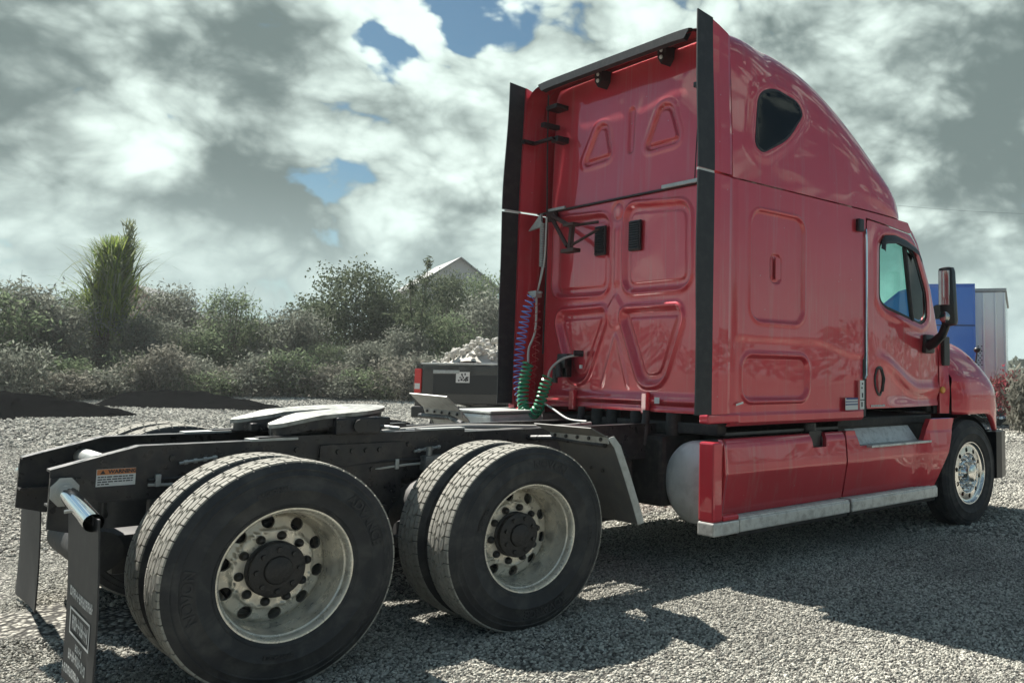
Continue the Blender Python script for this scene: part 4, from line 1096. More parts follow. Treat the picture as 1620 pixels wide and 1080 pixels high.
b = MB(); b.tube([(2.86, 1.02, 3.95), (2.875, 1.03, 3.4), (2.87, 1.0, 2.9), (2.87, 0.985, 2.3), (2.86, 0.98, 1.6)], 0.007, 6); b.build('cable', 'black_rubber', T)
b = MB(); b.box((2.868, -0.555, 1.215), (2.872, -0.500, 1.262)); b.build('id_tag', 'white_label', T)
b = MB(); b.box((2.868, 0.425, 1.475), (2.880, 0.455, 1.505)); b.build('id_tag', 'white_label', T)
# struts and cab suspension below the wall
for yv in (0.55, -0.385):
    b = MB(); b.box((2.86, yv-0.035, 1.13), (2.90, yv+0.035, 1.30), 0.012); b.build('cab_bracket', 'red_paint', T)
for yv, zl, m_ in ((-0.40, 0.90, 'black_rubber'), (0.42, 0.90, 'black_rubber')):
    b = MB(); b.tube([(2.88, yv, 1.16), (2.87, yv, 1.04)], 0.030, 12); b.tube([(2.87, yv, 1.05), (2.86, yv, zl)], 0.042, 12); b.build('cab_shock', m_, T, smooth=True)
for yv in (0.30, 0.10, -0.20, -0.62):
    b = MB(); b.lathe([(0.0, 0.10), (0.05, 0.10), (0.06, 0.06), (0.055, 0.02), (0.062, -0.02), (0.05, -0.08), (0.0, -0.08)], (2.96, yv, 1.06), axis='z', n=16); b.build('cab_airbag', 'under_black', T, smooth=True)
b = MB(); b.box((2.95, -1.10, 1.00), (5.9, 1.10, 1.085), 0.02); b.box((2.96, -0.55, 0.93), (3.2, 0.55, 1.0)); b.build('cab_floor', 'under_black', T)
b = MB(); b.box((2.90, -0.60, 0.905), (2.98, 0.62, 0.955), 0.01); b.build('cab_crossbeam', 'under_black', T)

# ------------------------------------------------------------------ side extenders (red panel + rubber trailing strip, split at the seam)
def quadplate(pts_in, th, s):
    """pts: (x,y,z) outer face corners, thickened inward"""
    V = [p for p in pts_in]+[(p[0], p[1]-s*th, p[2]) for p in pts_in]
    return V, [(0, 1, 2, 3), (7, 6, 5, 4), (0, 4, 5, 1), (1, 5, 6, 2), (2, 6, 7, 3), (3, 7, 4, 0)]
for s in (-1, 1):
    for z0, z1, top in ((1.165, 2.862, False), (2.884, 3.99, True)):
        y0 = s*float(Wf(2.8, z0)); y1 = s*float(Wf(2.8, z1)); d = 0.014
        rows = []
        for z in np.linspace(z0, z1, 12):
            zz2 = lambda x, z=z: z+(0.0 if not top else (0.02-0.36*(x-2.72))*((z-z0)/(z1-z0))**6)
            yy = s*(float(Wf(2.8, z))+0.006); rows.append([(2.724, yy+s*0.004, zz2(2.724)), (2.80, yy+s*0.006, zz2(2.80)), (2.90, yy, zz2(2.90)), (2.932, yy-s*0.010, zz2(2.932)), (2.932, yy-s*0.04, zz2(2.932)), (2.85, yy-s*0.045, zz2(2.85)), (2.724, yy-s*0.035, zz2(2.724))])
        G = np.array(rows); o = grid_obj('side_extender', G, 'red_paint', T, closed_v=True, smooth=False)
        cap = MB(); cap.add(G[0], [tuple(range(7))]); cap.add(G[-1], [tuple(range(7))]); cap.build('extender_cap', 'red_paint', o)
        rz1 = z1 if not top else 4.035
        rows = []
        for z in np.linspace(z0-0.0, rz1, 22):
            yy = s*(float(Wf(2.8, z))+0.009); b0 = 0.018*math.sin(z*1.7)+0.008*math.sin(z*5.3+s)
            rows.append([(2.572+b0*0.4, yy+s*0.008, z), (2.735, yy+s*0.004, z-(0.02 if top and z > 4.0 else 0)), (2.735, yy-s*0.014, z-(0.02 if top and z > 4.0 else 0)), (2.572+b0*0.4, yy-s*0.004, z)])
        G = np.array(rows); st = grid_obj('rubber_strip', G, 'black_rubber', o, closed_v=True, smooth=False)
        c2 = MB(); c2.add(G[0], [(0, 1, 2, 3)]); c2.add(G[-1], [(0, 1, 2, 3)]); c2.build('strip_end', 'black_rubber', o)
    b = MB(); b.box((2.58, s*1.222, 2.864), (2.74, s*1.238, 2.882)); b.build('extender_gap_plate', 'white_label', T)
    b = MB(); b.box((2.70, s*1.16, 1.10), (3.02, s*1.252, 1.163), 0.012); b.build('extender_foot', 'red_paint', T)

# ------------------------------------------------------------------ A pillars, windshield, cowl, hood
PIL = [(5.50, 2.735), (5.53, 2.70), (5.875, 2.25), (6.095, 1.80)]
for s in (-1, 1):
    G = []
    for t in np.linspace(0, 1, 16):
        x = np.interp(t, [0, .33, .66, 1], [5.44, 5.56, 5.86, 6.075]); z = np.interp(t, [0, .33, .66, 1], [2.775, 2.68, 2.26, 1.785])
        w_ = float(Wf(x, z))
        G.append([(x-0.01, s*(w_-0.004), z), (x+0.02, s*(w_-0.008), z+0.01), (x+0.055, s*(w_-0.030), z+0.03), (x+0.08, s*(w_-0.07), z+0.045)])
    grid_obj('windshield_pillar', np.array(G), 'red_paint', T)
G = []
for t in np.linspace(0, 1, 16):
    x = np.interp(t, [0, .33, .66, 1], [5.44, 5.56, 5.86, 6.075])+0.075; z = np.interp(t, [0, .33, .66, 1], [2.775, 2.68, 2.26, 1.785])+0.04
    w_ = float(Wf(x, z))-0.06
    G.append([(x+0.26*(1-k*k), k*w_, z) for k in np.linspace(-1, 1, 25)])
grid_obj('windshield', np.array(G), 'windshield_glass', T)
# fender / hood flank
def hoodW(x, z):
    a = sstep(1.75, 1.25, z)*sstep(6.03, 6.40, x)
    w_ = Wf(np.minimum(x, 6.10), z); return w_+(1.235-w_)*a-0.30*sstep(6.75, 7.55, x)**1.6
CW = [(6.075, 1.085), (6.175, 1.085), (6.19, 1.40), (6.22, 1.60), (6.20, 1.735), (6.09, 1.77), (6.075, 1.70)]
for s in (-1, 1):
    panel('cowl_side', CW, [], lambda u, v, s=s: np.stack([u, s*hoodW(u, v), v], -1), 0.02, 'red_paint', T, (0, s, 0), flange=0.03)
    b = MB(); b.box((6.12, s*1.045, 1.55), (6.24, s*1.115, 1.84), 0.015); b.build('air_intake', 'black_plastic', T)
    b = MB(); b.sphere((6.115, s*(float(hoodW(np.array(6.11), np.array(1.31)))+0.004), 1.312), (0.045, 0.022, 0.035), 8); b.build('turn_lamp', 'amber', T, smooth=True)
HX = np.array([6.20, 6.6, 7.0, 7.25, 7.42, 7.5]); HT = np.array([1.93, 1.885, 1.77, 1.62, 1.43, 1.20])
G = []
for x in np.concatenate([np.linspace(6.20, 7.3, 34), np.linspace(7.32, 7.5, 14)]):
    Tt = float(spline(HX, HT, np.array([x]))[0]); zb = 1.075-0.19*float(sstep(6.78, 7.05, x)); nx = 4.4
    t = np.linspace(0, math.pi/2, 400); e = 2/nx
    z = zb+(Tt-zb)*np.sin(t)**e; y = hoodW(np.full(400, x), z)*np.cos(t)**e
    y = y + 0.03*ridge(z-1.42, 0.05)*np.clip(np.cos(t)*2, 0, 1)*sstep(6.9, 6.5, x)
    arc = np.concatenate([[0], np.cumsum(np.hypot(np.diff(y), np.diff(z)))]); a = np.linspace(0, arc[-1], 40)
    yy = np.interp(a, arc, y); zz_ = np.interp(a, arc, z)
    row = [(x, -p, q) for p, q in zip(yy, zz_)]+[(x, p, q) for p, q in zip(yy, zz_)][::-1][1:]
    row = [(x, -yy[0]+0.05, zb-0.005)]+row+[(x, yy[0]-0.05, zb-0.005)]
    G.append(row)
hood = grid_obj('hood', np.array(G), 'red_paint', T)
b = MB(); b.box((7.49, -0.62, 0.72), (7.52, 0.62, 1.12), 0.02); gr = b.build('grille', 'black_plastic', T)
for k in range(6):
    b = MB(); b.box((7.518, -0.58, 0.76+k*0.058), (7.53, 0.58, 0.785+k*0.058), 0.004); b.build('grille_bar', 'chrome', gr)
b = MB()
bp_ = [(6.99, -1.215), (7.10, -1.22), (7.32, -1.15), (7.50, -0.95), (7.58, -0.5), (7.58, 0.5), (7.50, 0.95), (7.32, 1.15), (7.10, 1.22), (6.99, 1.215), (6.99, 1.10), (7.25, 1.02), (7.42, 0.8), (7.42, -0.8), (7.25, -1.02), (6.99, -1.10)]
b.prism(bp_, 0.40, 0.875, 'xy'); b.build('bumper', 'black_plastic', T)
for s in (-1, 1):
    b = MB(); b.sphere((7.30, s*0.93, 1.12), (0.16, 0.12, 0.12), 10); b.build('headlight', 'windshield_glass', T, smooth=True)
    # wheel-arch liner
    G = []
    for a in np.linspace(R(10), R(170), 20): G.append([(XST+0.60*math.cos(a), s*y, 0.50+0.57*math.sin(a)) for y in (1.19, 0.95, 0.75)])
    grid_obj('arch_liner', np.array(G), 'black_plastic', T)
b = MB(); b.box((5.95, -1.02, 1.10), (6.30, 1.02, 1.74), 0.02); b.build('firewall', 'under_black', T)
for s in (-1, 1):
    b = MB(); b.box((6.02, s*0.98, 1.085), (6.42, s*1.05, 1.60)); b.build('inner_wing', 'under_black', T)
b = MB(); b.box((5.98, -1.0, 1.74), (6.30, 1.0, 1.80), 0.02); b.build('cowl_top', 'black_plastic', T)
# small hood-mounted mirror stalk at the nose
b = MB(); b.tube([(7.0, -0.98, 1.55), (7.01, -1.0, 1.72)], 0.009, 8); b.sphere((7.01, -1.0, 1.73), (0.03, 0.04, 0.03), 6); b.build('hood_mirror', 'black_plastic', T)

# cabin interior seen through the glass
b = MB(); b.box((5.50, -0.98, 1.45), (5.95, 0.98, 1.76), 0.06); b.build('dashboard', 'interior_grey', T)
b = MB()
b.tube([(5.32+0.10*math.sin(a)*0.4, 0.55+0.22*math.cos(a), 1.80+0.20*math.sin(a)) for a in np.linspace(0, 2*math.pi, 30)], 0.016, 8, cap=False); b.tube([(5.33, 0.55, 1.80), (5.6, 0.55, 1.62)], 0.03, 8); b.build('steering_wheel', 'black_plastic', T, smooth=True)
for yv in (-0.58, 0.58):
    b = MB(); b.box((4.30, yv-0.25, 1.30), (4.85, yv+0.25, 1.50), 0.05); b.box((4.22, yv-0.24, 1.45), (4.38, yv+0.24, 2.10), 0.06); b.build('seat', 'interior_grey', T)
b = MB(); b.box((4.0, -1.18, 1.10), (4.03, 1.18, 2.86)); b.build('sleeper_curtain', 'interior_grey', T)

# ------------------------------------------------------------------ door mirrors
for s in (-1, 1):
    b = MB()
    c = Vector((5.63, s*1.435, 2.16))
    b.box((c.x-0.05, c.y-0.075, c.z-0.25), (c.x+0.08, c.y+0.075, c.z+0.30), 0.05, rot=Matrix.Rotation(R(3)*s, 3, 'X') @ Matrix.Rotation(R(-12)*s, 3, 'Z'))
    mh = b.build('door_mirror', 'black_plastic', T, smooth=True, angle=50)
    b = MB(); b.tube([(5.72, s*1.15, 1.73), (5.70, s*1.25, 1.76), (5.66, s*1.36, 1.83), (5.65, s*1.42, 1.95)], [0.055, 0.048, 0.042, 0.04], 12); b.box((5.66, s*1.135, 1.66), (5.83, s*1.19, 1.84), 0.03); b.build('mirror_arm', 'black_plastic', mh, smooth=True)
    rot = Matrix.Rotation(R(-12)*s, 3, 'Z')
    b = MB(); b.box((c.x-0.065, c.y-0.052, c.z-0.06), (c.x-0.053, c.y+0.052, c.z+0.26), 0.003, rot=rot); b.build('mirror_glass', 'mirror_glass', mh)
    b = MB(); b.sphere((c.x-0.056, c.y, c.z-0.17), (0.02, 0.055, 0.055), 8); b.build('spot_mirror', 'mirror_glass', mh, smooth=True)

# ------------------------------------------------------------------ fuel tank, side fairings, steps (right), left boxes
def tank(s, x0, x1, yc, zc, r, mat):
    b = MB(); prof = [(0.0, -0.105), (0.08, -0.103), (0.16, -0.092), (0.23, -0.070), (0.28, -0.038), (r-0.004, -0.010), (r, 0.01), (r, x1-x0), (r-0.05, x1-x0+0.05), (0.0, x1-x0+0.06)]
    b.lathe(prof, (x0, yc, zc), axis='x', n=48); return b.build('fuel_tank', mat, T, smooth=True)
tk = tank(-1, 2.94, 4.40, -0.885, 0.655, 0.300, 'tank_alu'); tank(1, 2.94, 4.4, 0.885, 0.655, 0.300, 'tank_alu')
b = MB(); b.lathe([(0.010, 0), (0.009, -0.006), (0, -0.007)], (2.885, -1.05, 0.50), axis='x', n=8); b.build('tank_plug', 'nut_dark', tk)
def fz(z, zs=(0.44, 0.50, 0.70, 0.74, 0.80, 0.94, 0.985, 1.03), ys=(1.165, 1.180, 1.218, 1.226, 1.222, 1.208, 1.180, 1.11)):
    return np.interp(z, zs, ys)
def fzs(z): return (fz(z-0.012)+2*fz(z)+fz(z+0.012))/4
for s in (-1, 1):
    F1 = [(2.86, 0.445), (4.345, 0.445), (4.345, 0.985), (4.105, 0.985), (4.09, 0.875), (3.92, 0.875), (3.90, 0.985), (2.86, 0.985)]
    def s1(u, v, s=s):
        return np.stack([u, s*(fzs(v)-0.030*sstep(2.98, 2.93, u)*0+0.05*sstep(2.94, 2.86, u)+0.004*np.sin(u*5)*np.sin(v*6)), v], -1)
    o1 = panel('tank_fairing', F1, [], s1, 0.02, 'red_paint', T, (0, s, 0), flange=0.04)
    b = MB(); b.box((2.762, s*1.10, 0.425), (2.858, s*1.250, 0.972), 0.016); b.build('fairing_post', 'red_paint', o1)
    b = MB(); b.box((2.757, s*1.10, 0.33), (3.02, s*1.262, 0.424), 0.012); b.build('kick_plate', 'step_alu', o1)
    b = MB(); b.box((2.86, s*1.14, 0.425), (3.02, s*1.255, 0.462), 0.010); b.build('fairing_corner', 'red_paint', o1)
    b = MB(); b.box((3.925, s*1.12, 0.88), (4.085, s*1.165, 1.0)); b.build('filler_recess', 'black_plastic', o1)
    b = MB(); b.tube([(4.0, s*1.10, 0.95), (4.0, s*1.10, 1.06)], 0.06, 16); b.build('fuel_cap', 'black_plastic', o1, smooth=True)
    F2 = [(4.365, 0.445), (5.70, 0.430), (5.78, 0.60), (5.985, 1.052), (5.60, 1.052), (5.50, 0.858), (4.545, 0.858), (4.49, 0.985), (4.365, 0.985)]
    def s2(u, v, s=s):
        return np.stack([u, s*(fzs(np.minimum(v, 0.95))+0.055*sstep(5.36, 5.62, u)+0.03*sstep(5.5, 5.9, u)+0.004*np.sin(u*5)*np.sin(v*6)), v], -1)
    o2 = panel('step_fairing', F2, [], s2, 0.02, 'red_paint', T, (0, s, 0), flange=0.05)
    # lower step treads with ribs
    for x0, x1, pa in ((3.022, 4.338, o1), (4.372, 5.72, o2)):
        b = MB(); b.box((x0, s*1.148, 0.412), (x1, s*1.252, 0.438), 0.006); b.box((x0, s*1.235, 0.335), (x1, s*1.264, 0.425), 0.010); so = b.build('step_tread', 'step_alu', pa)
        rb = MB()
        for k in range(5): rb.box((x0+0.02, s*(1.156+0.017*k), 0.438), (x1-0.02, s*(1.162+0.017*k), 0.4425))
        rb.build('step_ribs', 'step_alu', pa)
        cl = MB(); cl.box((x0, s*1.10, 0.30), (x1, s*1.235, 0.36), 0.01); cl.build('sill_bottom', 'under_black', pa)
    # upper step pocket
    b = MB()
    b.add([(4.50, s*1.055, 1.03), (5.49, s*1.055, 1.03), (5.53, s*1.165, 0.862), (4.555, s*1.165, 0.862), (4.50, s*1.045, 1.03), (5.49, s*1.045, 1.03), (5.53, s*1.155, 0.855), (4.555, s*1.155, 0.855)], [(0, 1, 2, 3), (7, 6, 5, 4), (0, 4, 5, 1), (1, 5, 6, 2), (2, 6, 7, 3), (3, 7, 4, 0)])
    b.build('step_plate', 'step_alu', o2)
    b = MB(); b.box((4.64, s*1.15, 0.838), (5.62, s*1.275, 0.860), 0.006); b.build('step_tread', 'step_alu', o2)
    b = MB(); b.box((3.03, s*1.07, 0.995), (4.40, s*1.10, 1.072), 0.006); b.build('cab_skirt', 'fender_grey', T)
    b = MB(); b.box((4.42, s*0.95, 0.45), (5.75, s*1.08, 1.02)); b.build('step_box', 'under_black', T)
# aluminium box between the left fender and tank
b = MB(); b.box((2.20, 0.72, 0.52), (2.70, 1.26, 1.10), 0.03); bo = b.build('battery_cover', 'tank_alu', T)
b = MB(); b.box((2.19, 0.70, 1.102), (2.71, 1.28, 1.125), 0.008); b.build('cover_lid', 'galvanised', bo)

# ------------------------------------------------------------------ air hoses behind the cab
def coil(path, r, turns, rt_, mat, name, n=None):
    path = [Vector(p) for p in path]
    L = [0]
    for i in range(1, len(path)): L.append(L[-1]+(path[i]-path[i-1]).length)
    N = turns*14; pts = []
    ref = None
    for k in range(N+1):
        d = L[-1]*k/N; i = max(0, min(len(path)-2, int(np.searchsorted(L, d))-1)); t = (d-L[i])/max(1e-6, L[i+1]-L[i])
        p = path[i].lerp(path[i+1], t); tg = (path[i+1]-path[i]).normalized()
        if ref is None: ref = tg.orthogonal().normalized()
        ref = (ref-tg*ref.dot(tg)).normalized(); q = tg.cross(ref); a = 2*math.pi*turns*k/N
        pts.append(p+(ref*math.cos(a)+q*math.sin(a))*r)
    b = MB(); b.tube(pts, rt_, 6); return b.build(name, mat, T, smooth=True)
def smooth_path(P_, n=40):
    P_ = np.array(P_, float); t = np.linspace(0, 1, len(P_)); q = np.linspace(0, 1, n)
    return np.stack([spline(t, P_[:, k], q) for k in range(3)], -1).tolist()
coil(smooth_path([(2.72, 0.96, 2.10), (2.70, 1.02, 1.95), (2.68, 1.07, 1.60), (2.68, 1.06, 1.30), (2.70, 1.00, 1.13)]), 0.042, 21, 0.0055, 'hose_blue', 'air_hose')
coil(smooth_path([(2.74, 0.93, 2.08), (2.74, 0.90, 1.75), (2.72, 0.92, 1.35), (2.70, 0.95, 1.12)]), 0.028, 14, 0.0035, 'hose_red', 'air_hose')
coil(smooth_path([(2.66, 0.90, 1.52), (2.64, 0.92, 1.36), (2.62, 0.90, 1.18), (2.61, 0.80, 1.08), (2.62, 0.68, 1.13), (2.64, 0.64, 1.26), (2.66, 0.60, 1.40)]), 0.042, 26, 0.0095, 'hose_green', 'electric_cable')
b = MB(); b.tube(smooth_path([(2.66, 0.60, 1.40), (2.68, 0.58, 1.48), (2.76, 0.52, 1.56), (2.86, 0.46, 1.585)], 16), 0.010, 8); b.build('cable', 'cable_grey', T, smooth=True)
b = MB(); b.tube(smooth_path([(2.66, 0.90, 1.52), (2.70, 0.95, 1.66), (2.74, 0.93, 1.80), (2.76, 0.96, 2.12)], 16), 0.010, 8); b.build('cable', 'cable_grey', T, smooth=True)
b = MB(); b.tube([(2.83, 0.485, 1.60), (2.90, 0.45, 1.60)], 0.028, 10); b.box((2.82, 0.60, 1.48), (2.90, 0.72, 1.56), 0.01); b.tube([(2.80, 0.66, 1.52), (2.80, 0.64, 1.40)], 0.028, 10); b.tube([(2.80, 0.70, 1.48), (2.80, 0.70, 1.35)], 0.024, 10); b.box((2.84, 0.60, 1.40), (2.90, 0.74, 1.60), 0.01); b.build('air_fittings', 'black_plastic', T, smooth=True)
b = MB(); b.tube([(2.60, 0.86, 1.09), (2.60, 0.94, 1.12)], 0.025, 10); b.build('gladhand', 'tail_red', T, smooth=True)
# hose hanger: hinged bracket, spring and clip ring
b = MB()
def bar(p, q, w_=0.018):
    b.tube([p, q], w_, 6)
bar((2.88, 0.93, 2.83), (2.76, 0.46, 2.66), 0.020); bar((2.88, 0.93, 2.80), (2.74, 0.50, 2.50), 0.018); bar((2.76, 0.46, 2.68), (2.74, 0.46, 2.46), 0.026)
bar((2.75, 0.45, 2.67), (2.88, 0.26, 2.70), 0.012); bar((2.74, 0.45, 2.50), (2.88, 0.25, 2.64), 0.012); b.box((2.70, 0.36, 2.44), (2.78, 0.54, 2.475), 0.008); b.box((2.70, 0.37, 2.665), (2.78, 0.52, 2.69), 0.008); b.box((2.86, 0.88, 2.78), (2.91, 1.0, 2.86), 0.008)
hg = b.build('hose_hanger', 'rust_brown', T, smooth=True)
b = MB(); b.prism([(1.15, 2.70), (0.96, 2.72), (0.96, 2.84)], 2.78, 2.80, 'yz'); b.build('hanger_gusset', 'galvanised', hg)
coil([(2.80, 0.955, 2.76), (2.80, 0.945, 2.36)], 0.022, 26, 0.006, 'galvanised', 'hanger_spring')
b = MB(); b.tube(smooth_path([(2.80, 0.90, 2.80), (2.79, 0.89, 2.5), (2.79, 0.92, 2.32), (2.78, 0.975, 2.14)], 16), 0.008, 8); b.build('cable', 'cable_grey', T, smooth=True)
b = MB(); b.tube([(2.80, 0.945, 2.36), (2.79, 0.96, 2.24), (2.78, 0.975, 2.14)], 0.006, 6); b.build('hanger_chain', 'galvanised', T)
b = MB(); b.tube([(2.76, 0.88, 2.13), (2.76, 1.08, 2.14)], 0.010, 8); b.box((2.73, 0.93, 2.09), (2.80, 1.03, 2.15), 0.01); b.build('hose_clip', 'galvanised', T)
b = MB(); b.tube(smooth_path([(2.65, 0.62, 1.18), (2.62, 0.45, 1.14), (2.55, 0.2, 1.09), (2.5, 0.0, 1.075), (2.5, -0.15, 1.075)], 16), 0.008, 6); b.build('cable', 'cable_grey', T)

# ================================================================== THE YARD AROUND
def at(px, d):
    a = yaw-math.atan((px-1152.0)/1381.0)
    x = CAM[0]+d*math.cos(a); y = CAM[1]+d*math.sin(a)
    return x, y, float(gz(x, y))
def zpix(px, py, d):
    """height of a point seen at that pixel when it stands at horizontal distance d"""
    hor = 575.1+px*0.01239
    return 1.455+(hor-py)/1381.0*d*math.cos(math.atan((px-1152.0)/1381.0))
def leaves(C_, size, rg, flat=0.3, long=1.0):
    """one small quad per centre, random orientation"""
    n = len(C_)
    a = rg.normal(size=(n, 3)); a /= np.linalg.norm(a, axis=1)[:, None]
    b_ = rg.normal(size=(n, 3)); b_ -= a*(a*b_).sum(1)[:, None]; b_ /= np.linalg.norm(b_, axis=1)[:, None]
    s_ = size*rg.uniform(0.6, 1.4, n)[:, None]
    a = a*s_*long; b_ = b_*s_*0.55
    V = np.stack([C_-a, C_+b_, C_+a, C_-b_], 1).reshape(-1, 3)
    return V
def leaf_mesh(name, V, mat):
    me = bpy.data.meshes.new(name); n = len(V)//4
    me.vertices.add(len(V)); me.vertices.foreach_set('co', V.astype(np.float32).ravel())
    me.loops.add(len(V)); me.loops.foreach_set('vertex_index', np.arange(len(V), dtype=np.int32))
    me.polygons.add(n); me.polygons.foreach_set('loop_start', np.arange(0, len(V), 4, dtype=np.int32)); me.polygons.foreach_set('loop_total', np.full(n, 4, dtype=np.int32))
    me.materials.append(MATS[mat]); me.update(); me.validate()
    return me
def crown_points(rg, h0, h1, rx, nclump, per, cr, shape=1.0, hollow=0.35):
    """clumps inside an uneven ovoid between h0 and h1"""
    out_ = []
    while len(out_) < nclump:
        p = rg.uniform(-1, 1, 3); r = np.linalg.norm(p)
        if r > 1 or r < hollow: continue
        lump = 0.72+0.34*noise.noise(Vector(p*1.7)+Vector((rg.integers(0, 3)*0.0, 0, 7.3)))+0.16*math.sin(p[0]*5+p[1]*4)
        if r > lump+0.12: continue
        z = h0+(h1-h0)*(p[2]*0.5+0.5); w_ = rx*(1-0.25*max(p[2], 0)*shape)
        out_.append((p[0]*w_, p[1]*w_, z))
    c = np.array(out_)
    pts = np.repeat(c, per, 0)+rg.normal(size=(nclump*per, 3))*cr*np.array([1, 1, 0.75])
    return c, pts
def limb_mesh(name, paths, mat='bark'):
    b = MB()
    for pts, r0, r1 in paths:
        n = len(pts); b.tube(pts, [r0+(r1-r0)*i/(n-1) for i in range(n)], 6)
    o = b.build(name, mat, None, smooth=True); COL.objects.unlink(o); me = o.data; bpy.data.objects.remove(o); return me
def tree_kind(seed, h, rx, h0, nclump, per, cr, size, mat, stems=1, long=1.0, shape=1.0):
    rg = np.random.default_rng(seed); c, pts = crown_points(rg, h0, h, rx, nclump, per, cr, shape)
    crown = leaf_mesh('crown', leaves(pts, size, rg, long=long), mat)
    paths = []
    for s in range(stems):
        bx, by = rg.normal(size=2)*0.12*rx*(stems > 1)
        top = (bx+rg.normal()*0.2, by+rg.normal()*0.2, h0+(h-h0)*0.6)
        paths.append(([(bx, by, -0.2), (bx*1.1+rg.normal()*0.08, by+rg.normal()*0.08, h0*0.7), top], 0.05*h/4, 0.02))
    for k in rg.choice(len(c), min(len(c), 16), replace=False):
        q = c[k]; z0 = h0*0.6+(q[2]-h0)*0.3
        paths.append(([(0, 0, max(0.3, z0)), tuple(q*np.array([.5, .5, 1])+np.array([0, 0, -0.1*h])*0.3), tuple(q)], 0.02*h/4, 0.008))
    twigs = None
    if stems > 1 and h < 6:
        n_ = 900; q = pts[rg.integers(0, len(pts), n_)]; d_ = rg.normal(size=(n_, 3))*np.array([0.5, 0.5, 0.5])+np.array([0, 0, 0.75]); d_ /= np.linalg.norm(d_, axis=1)[:, None]
        L_ = rg.uniform(0.15, 0.5, n_)[:, None]*h*0.25; sd = np.cross(d_, rg.normal(size=(n_, 3))); sd /= np.linalg.norm(sd, axis=1)[:, None]; sd *= 0.010
        twigs = leaf_mesh('twigs', np.stack([q-d_*L_-sd, q-d_*L_+sd, q+d_*L_+sd*0.4, q+d_*L_-sd*0.4], 1).reshape(-1, 3), 'twig')
    return crown, limb_mesh('trunk', paths), twigs
def plant(name, kind, loc, label, cat, rot=0.0, sc=(1, 1, 1), group=None):
    r = empty(name, loc); r.rotation_euler = (0, 0, rot); r.scale = sc
    tag(r, label, cat, group)
    for nm, me in (('crown', kind[0]), ('trunk', kind[1]), ('twigs', kind[2])):
        if me is None: continue
        o = bpy.data.objects.new(nm, me); link(o, r)
    return r
# --- kinds
K_oak = tree_kind(5, 6.6, 3.0, 1.3, 200, 70, 0.36, 0.078, 'leaf_dark', 2)
K_oak2 = tree_kind(6, 6.0, 2.6, 1.2, 130, 64, 0.38, 0.075, 'leaf_mid', 2)
K_oak3 = tree_kind(16, 6.2, 2.8, 0.8, 150, 66, 0.40, 0.080, 'leaf_dark', 2)
K_sh = [tree_kind(20+i, 4.3+0.3*i, 1.9, 0.35, 90, 62, 0.36, 0.058, m_, 4, long=1.7) for i, m_ in enumerate(('leaf_grey', 'leaf_mid', 'leaf_grey', 'leaf_mid'))]
K_low = [tree_kind(40+i, 2.0, 1.4, 0.05, 60, 60, 0.26, 0.048, m_, 3, long=1.7) for i, m_ in enumerate(('leaf_grey', 'leaf_mid', 'leaf_dry'))]
K_dry = tree_kind(60, 2.0, 0.9, 0.05, 46, 40, 0.22, 0.09, 'leaf_dry', 3, long=2.0)
K_red = tree_kind(61, 2.2, 0.6, 0.3, 34, 30, 0.20, 0.07, 'leaf_red', 3)

# --- bamboo-like clump of long arching blades
def bamboo():
    rg = np.random.default_rng(3)
    x, y, z = at(162, 48); H = zpix(195, 352, 48)-z
    r = empty('bamboo_clump', (x, y, z)); tag(r, 'tall bright green feathery clump with a pointed plume, rising above the grey scrub', 'plant')
    for nm, mat, n, l0, l1, spread in (('inner_blades', 'leaf_bamboo', 1100, 0.18, 0.40, 1.0), ('outer_blades', 'leaf_bamboo_tip', 620, 0.20, 0.50, 2.1)):
        V = []
        for k in range(n):
            a = rg.uniform(0, 2*math.pi); L = H*rg.uniform(l0, l1); z0 = rg.uniform(0.30, 0.80)*H; lean = (spread*abs(rg.normal())*0.34+0.03)*(1.75-1.3*z0/H); b0 = np.array([math.cos(a), math.sin(a), 0]); side = np.array([-math.sin(a), math.cos(a), 0])
            p = np.array([rg.normal()*0.45*(1.1-z0/H)+0.5*z0/H, rg.normal()*0.55*(1.1-z0/H), z0]); th = lean*0.5; seg = 6; w0 = rg.uniform(0.022, 0.045); pts = []
            L = min(L, (H*0.93-z0)/max(0.35, math.cos(lean)))*rg.uniform(0.75, 1.0)
            for s in range(seg+1):
                pts.append((p.copy(), w0*(1-(s/seg)**2)+0.006)); th += lean*0.22+0.02; p = p+(b0*math.sin(th)+np.array([0, 0, 1])*math.cos(th))*L/seg
            for s in range(seg):
                (p0, w_0), (p1, w_1) = pts[s], pts[s+1]; V += [p0-side*w_0, p0+side*w_0, p1+side*w_1, p1-side*w_1]
        o = bpy.data.objects.new(nm, leaf_mesh(nm, np.array(V), mat)); link(o, r)
    # the plume that stands over the rest
    V = []
    for k in range(160):
        t = rg.uniform(0, 1); p = np.array([0.75+rg.normal()*0.10, -0.1+rg.normal()*0.10, H*(0.80+0.2*t)]); d = np.array([rg.normal()*0.25, rg.normal()*0.25, 0.5]); s_ = np.array([0.03, 0.02, 0])
        V += [p-s_, p+s_, p+d*0.5+s_*0.3, p+d*0.5-s_*0.3]
    o = bpy.data.objects.new('plume', leaf_mesh('plume', np.array(V), 'leaf_bamboo_tip')); link(o, r)
    b = MB()
    for k in range(9):
        a = k*0.7; b.tube([(0.2*math.cos(a), 0.2*math.sin(a), -0.1), (0.25*math.cos(a), 0.25*math.sin(a), H*0.3), (0.5*math.cos(a), 0.5*math.sin(a), H*0.62)], [0.06, 0.05, 0.02], 6)
    b.tube([(0.1, 0, 0), (0.4, 0, H*0.5), (0.75, -0.1, H*0.98)], [0.05, 0.04, 0.01], 6)
    b.build('stems', 'bark', r)
bamboo()

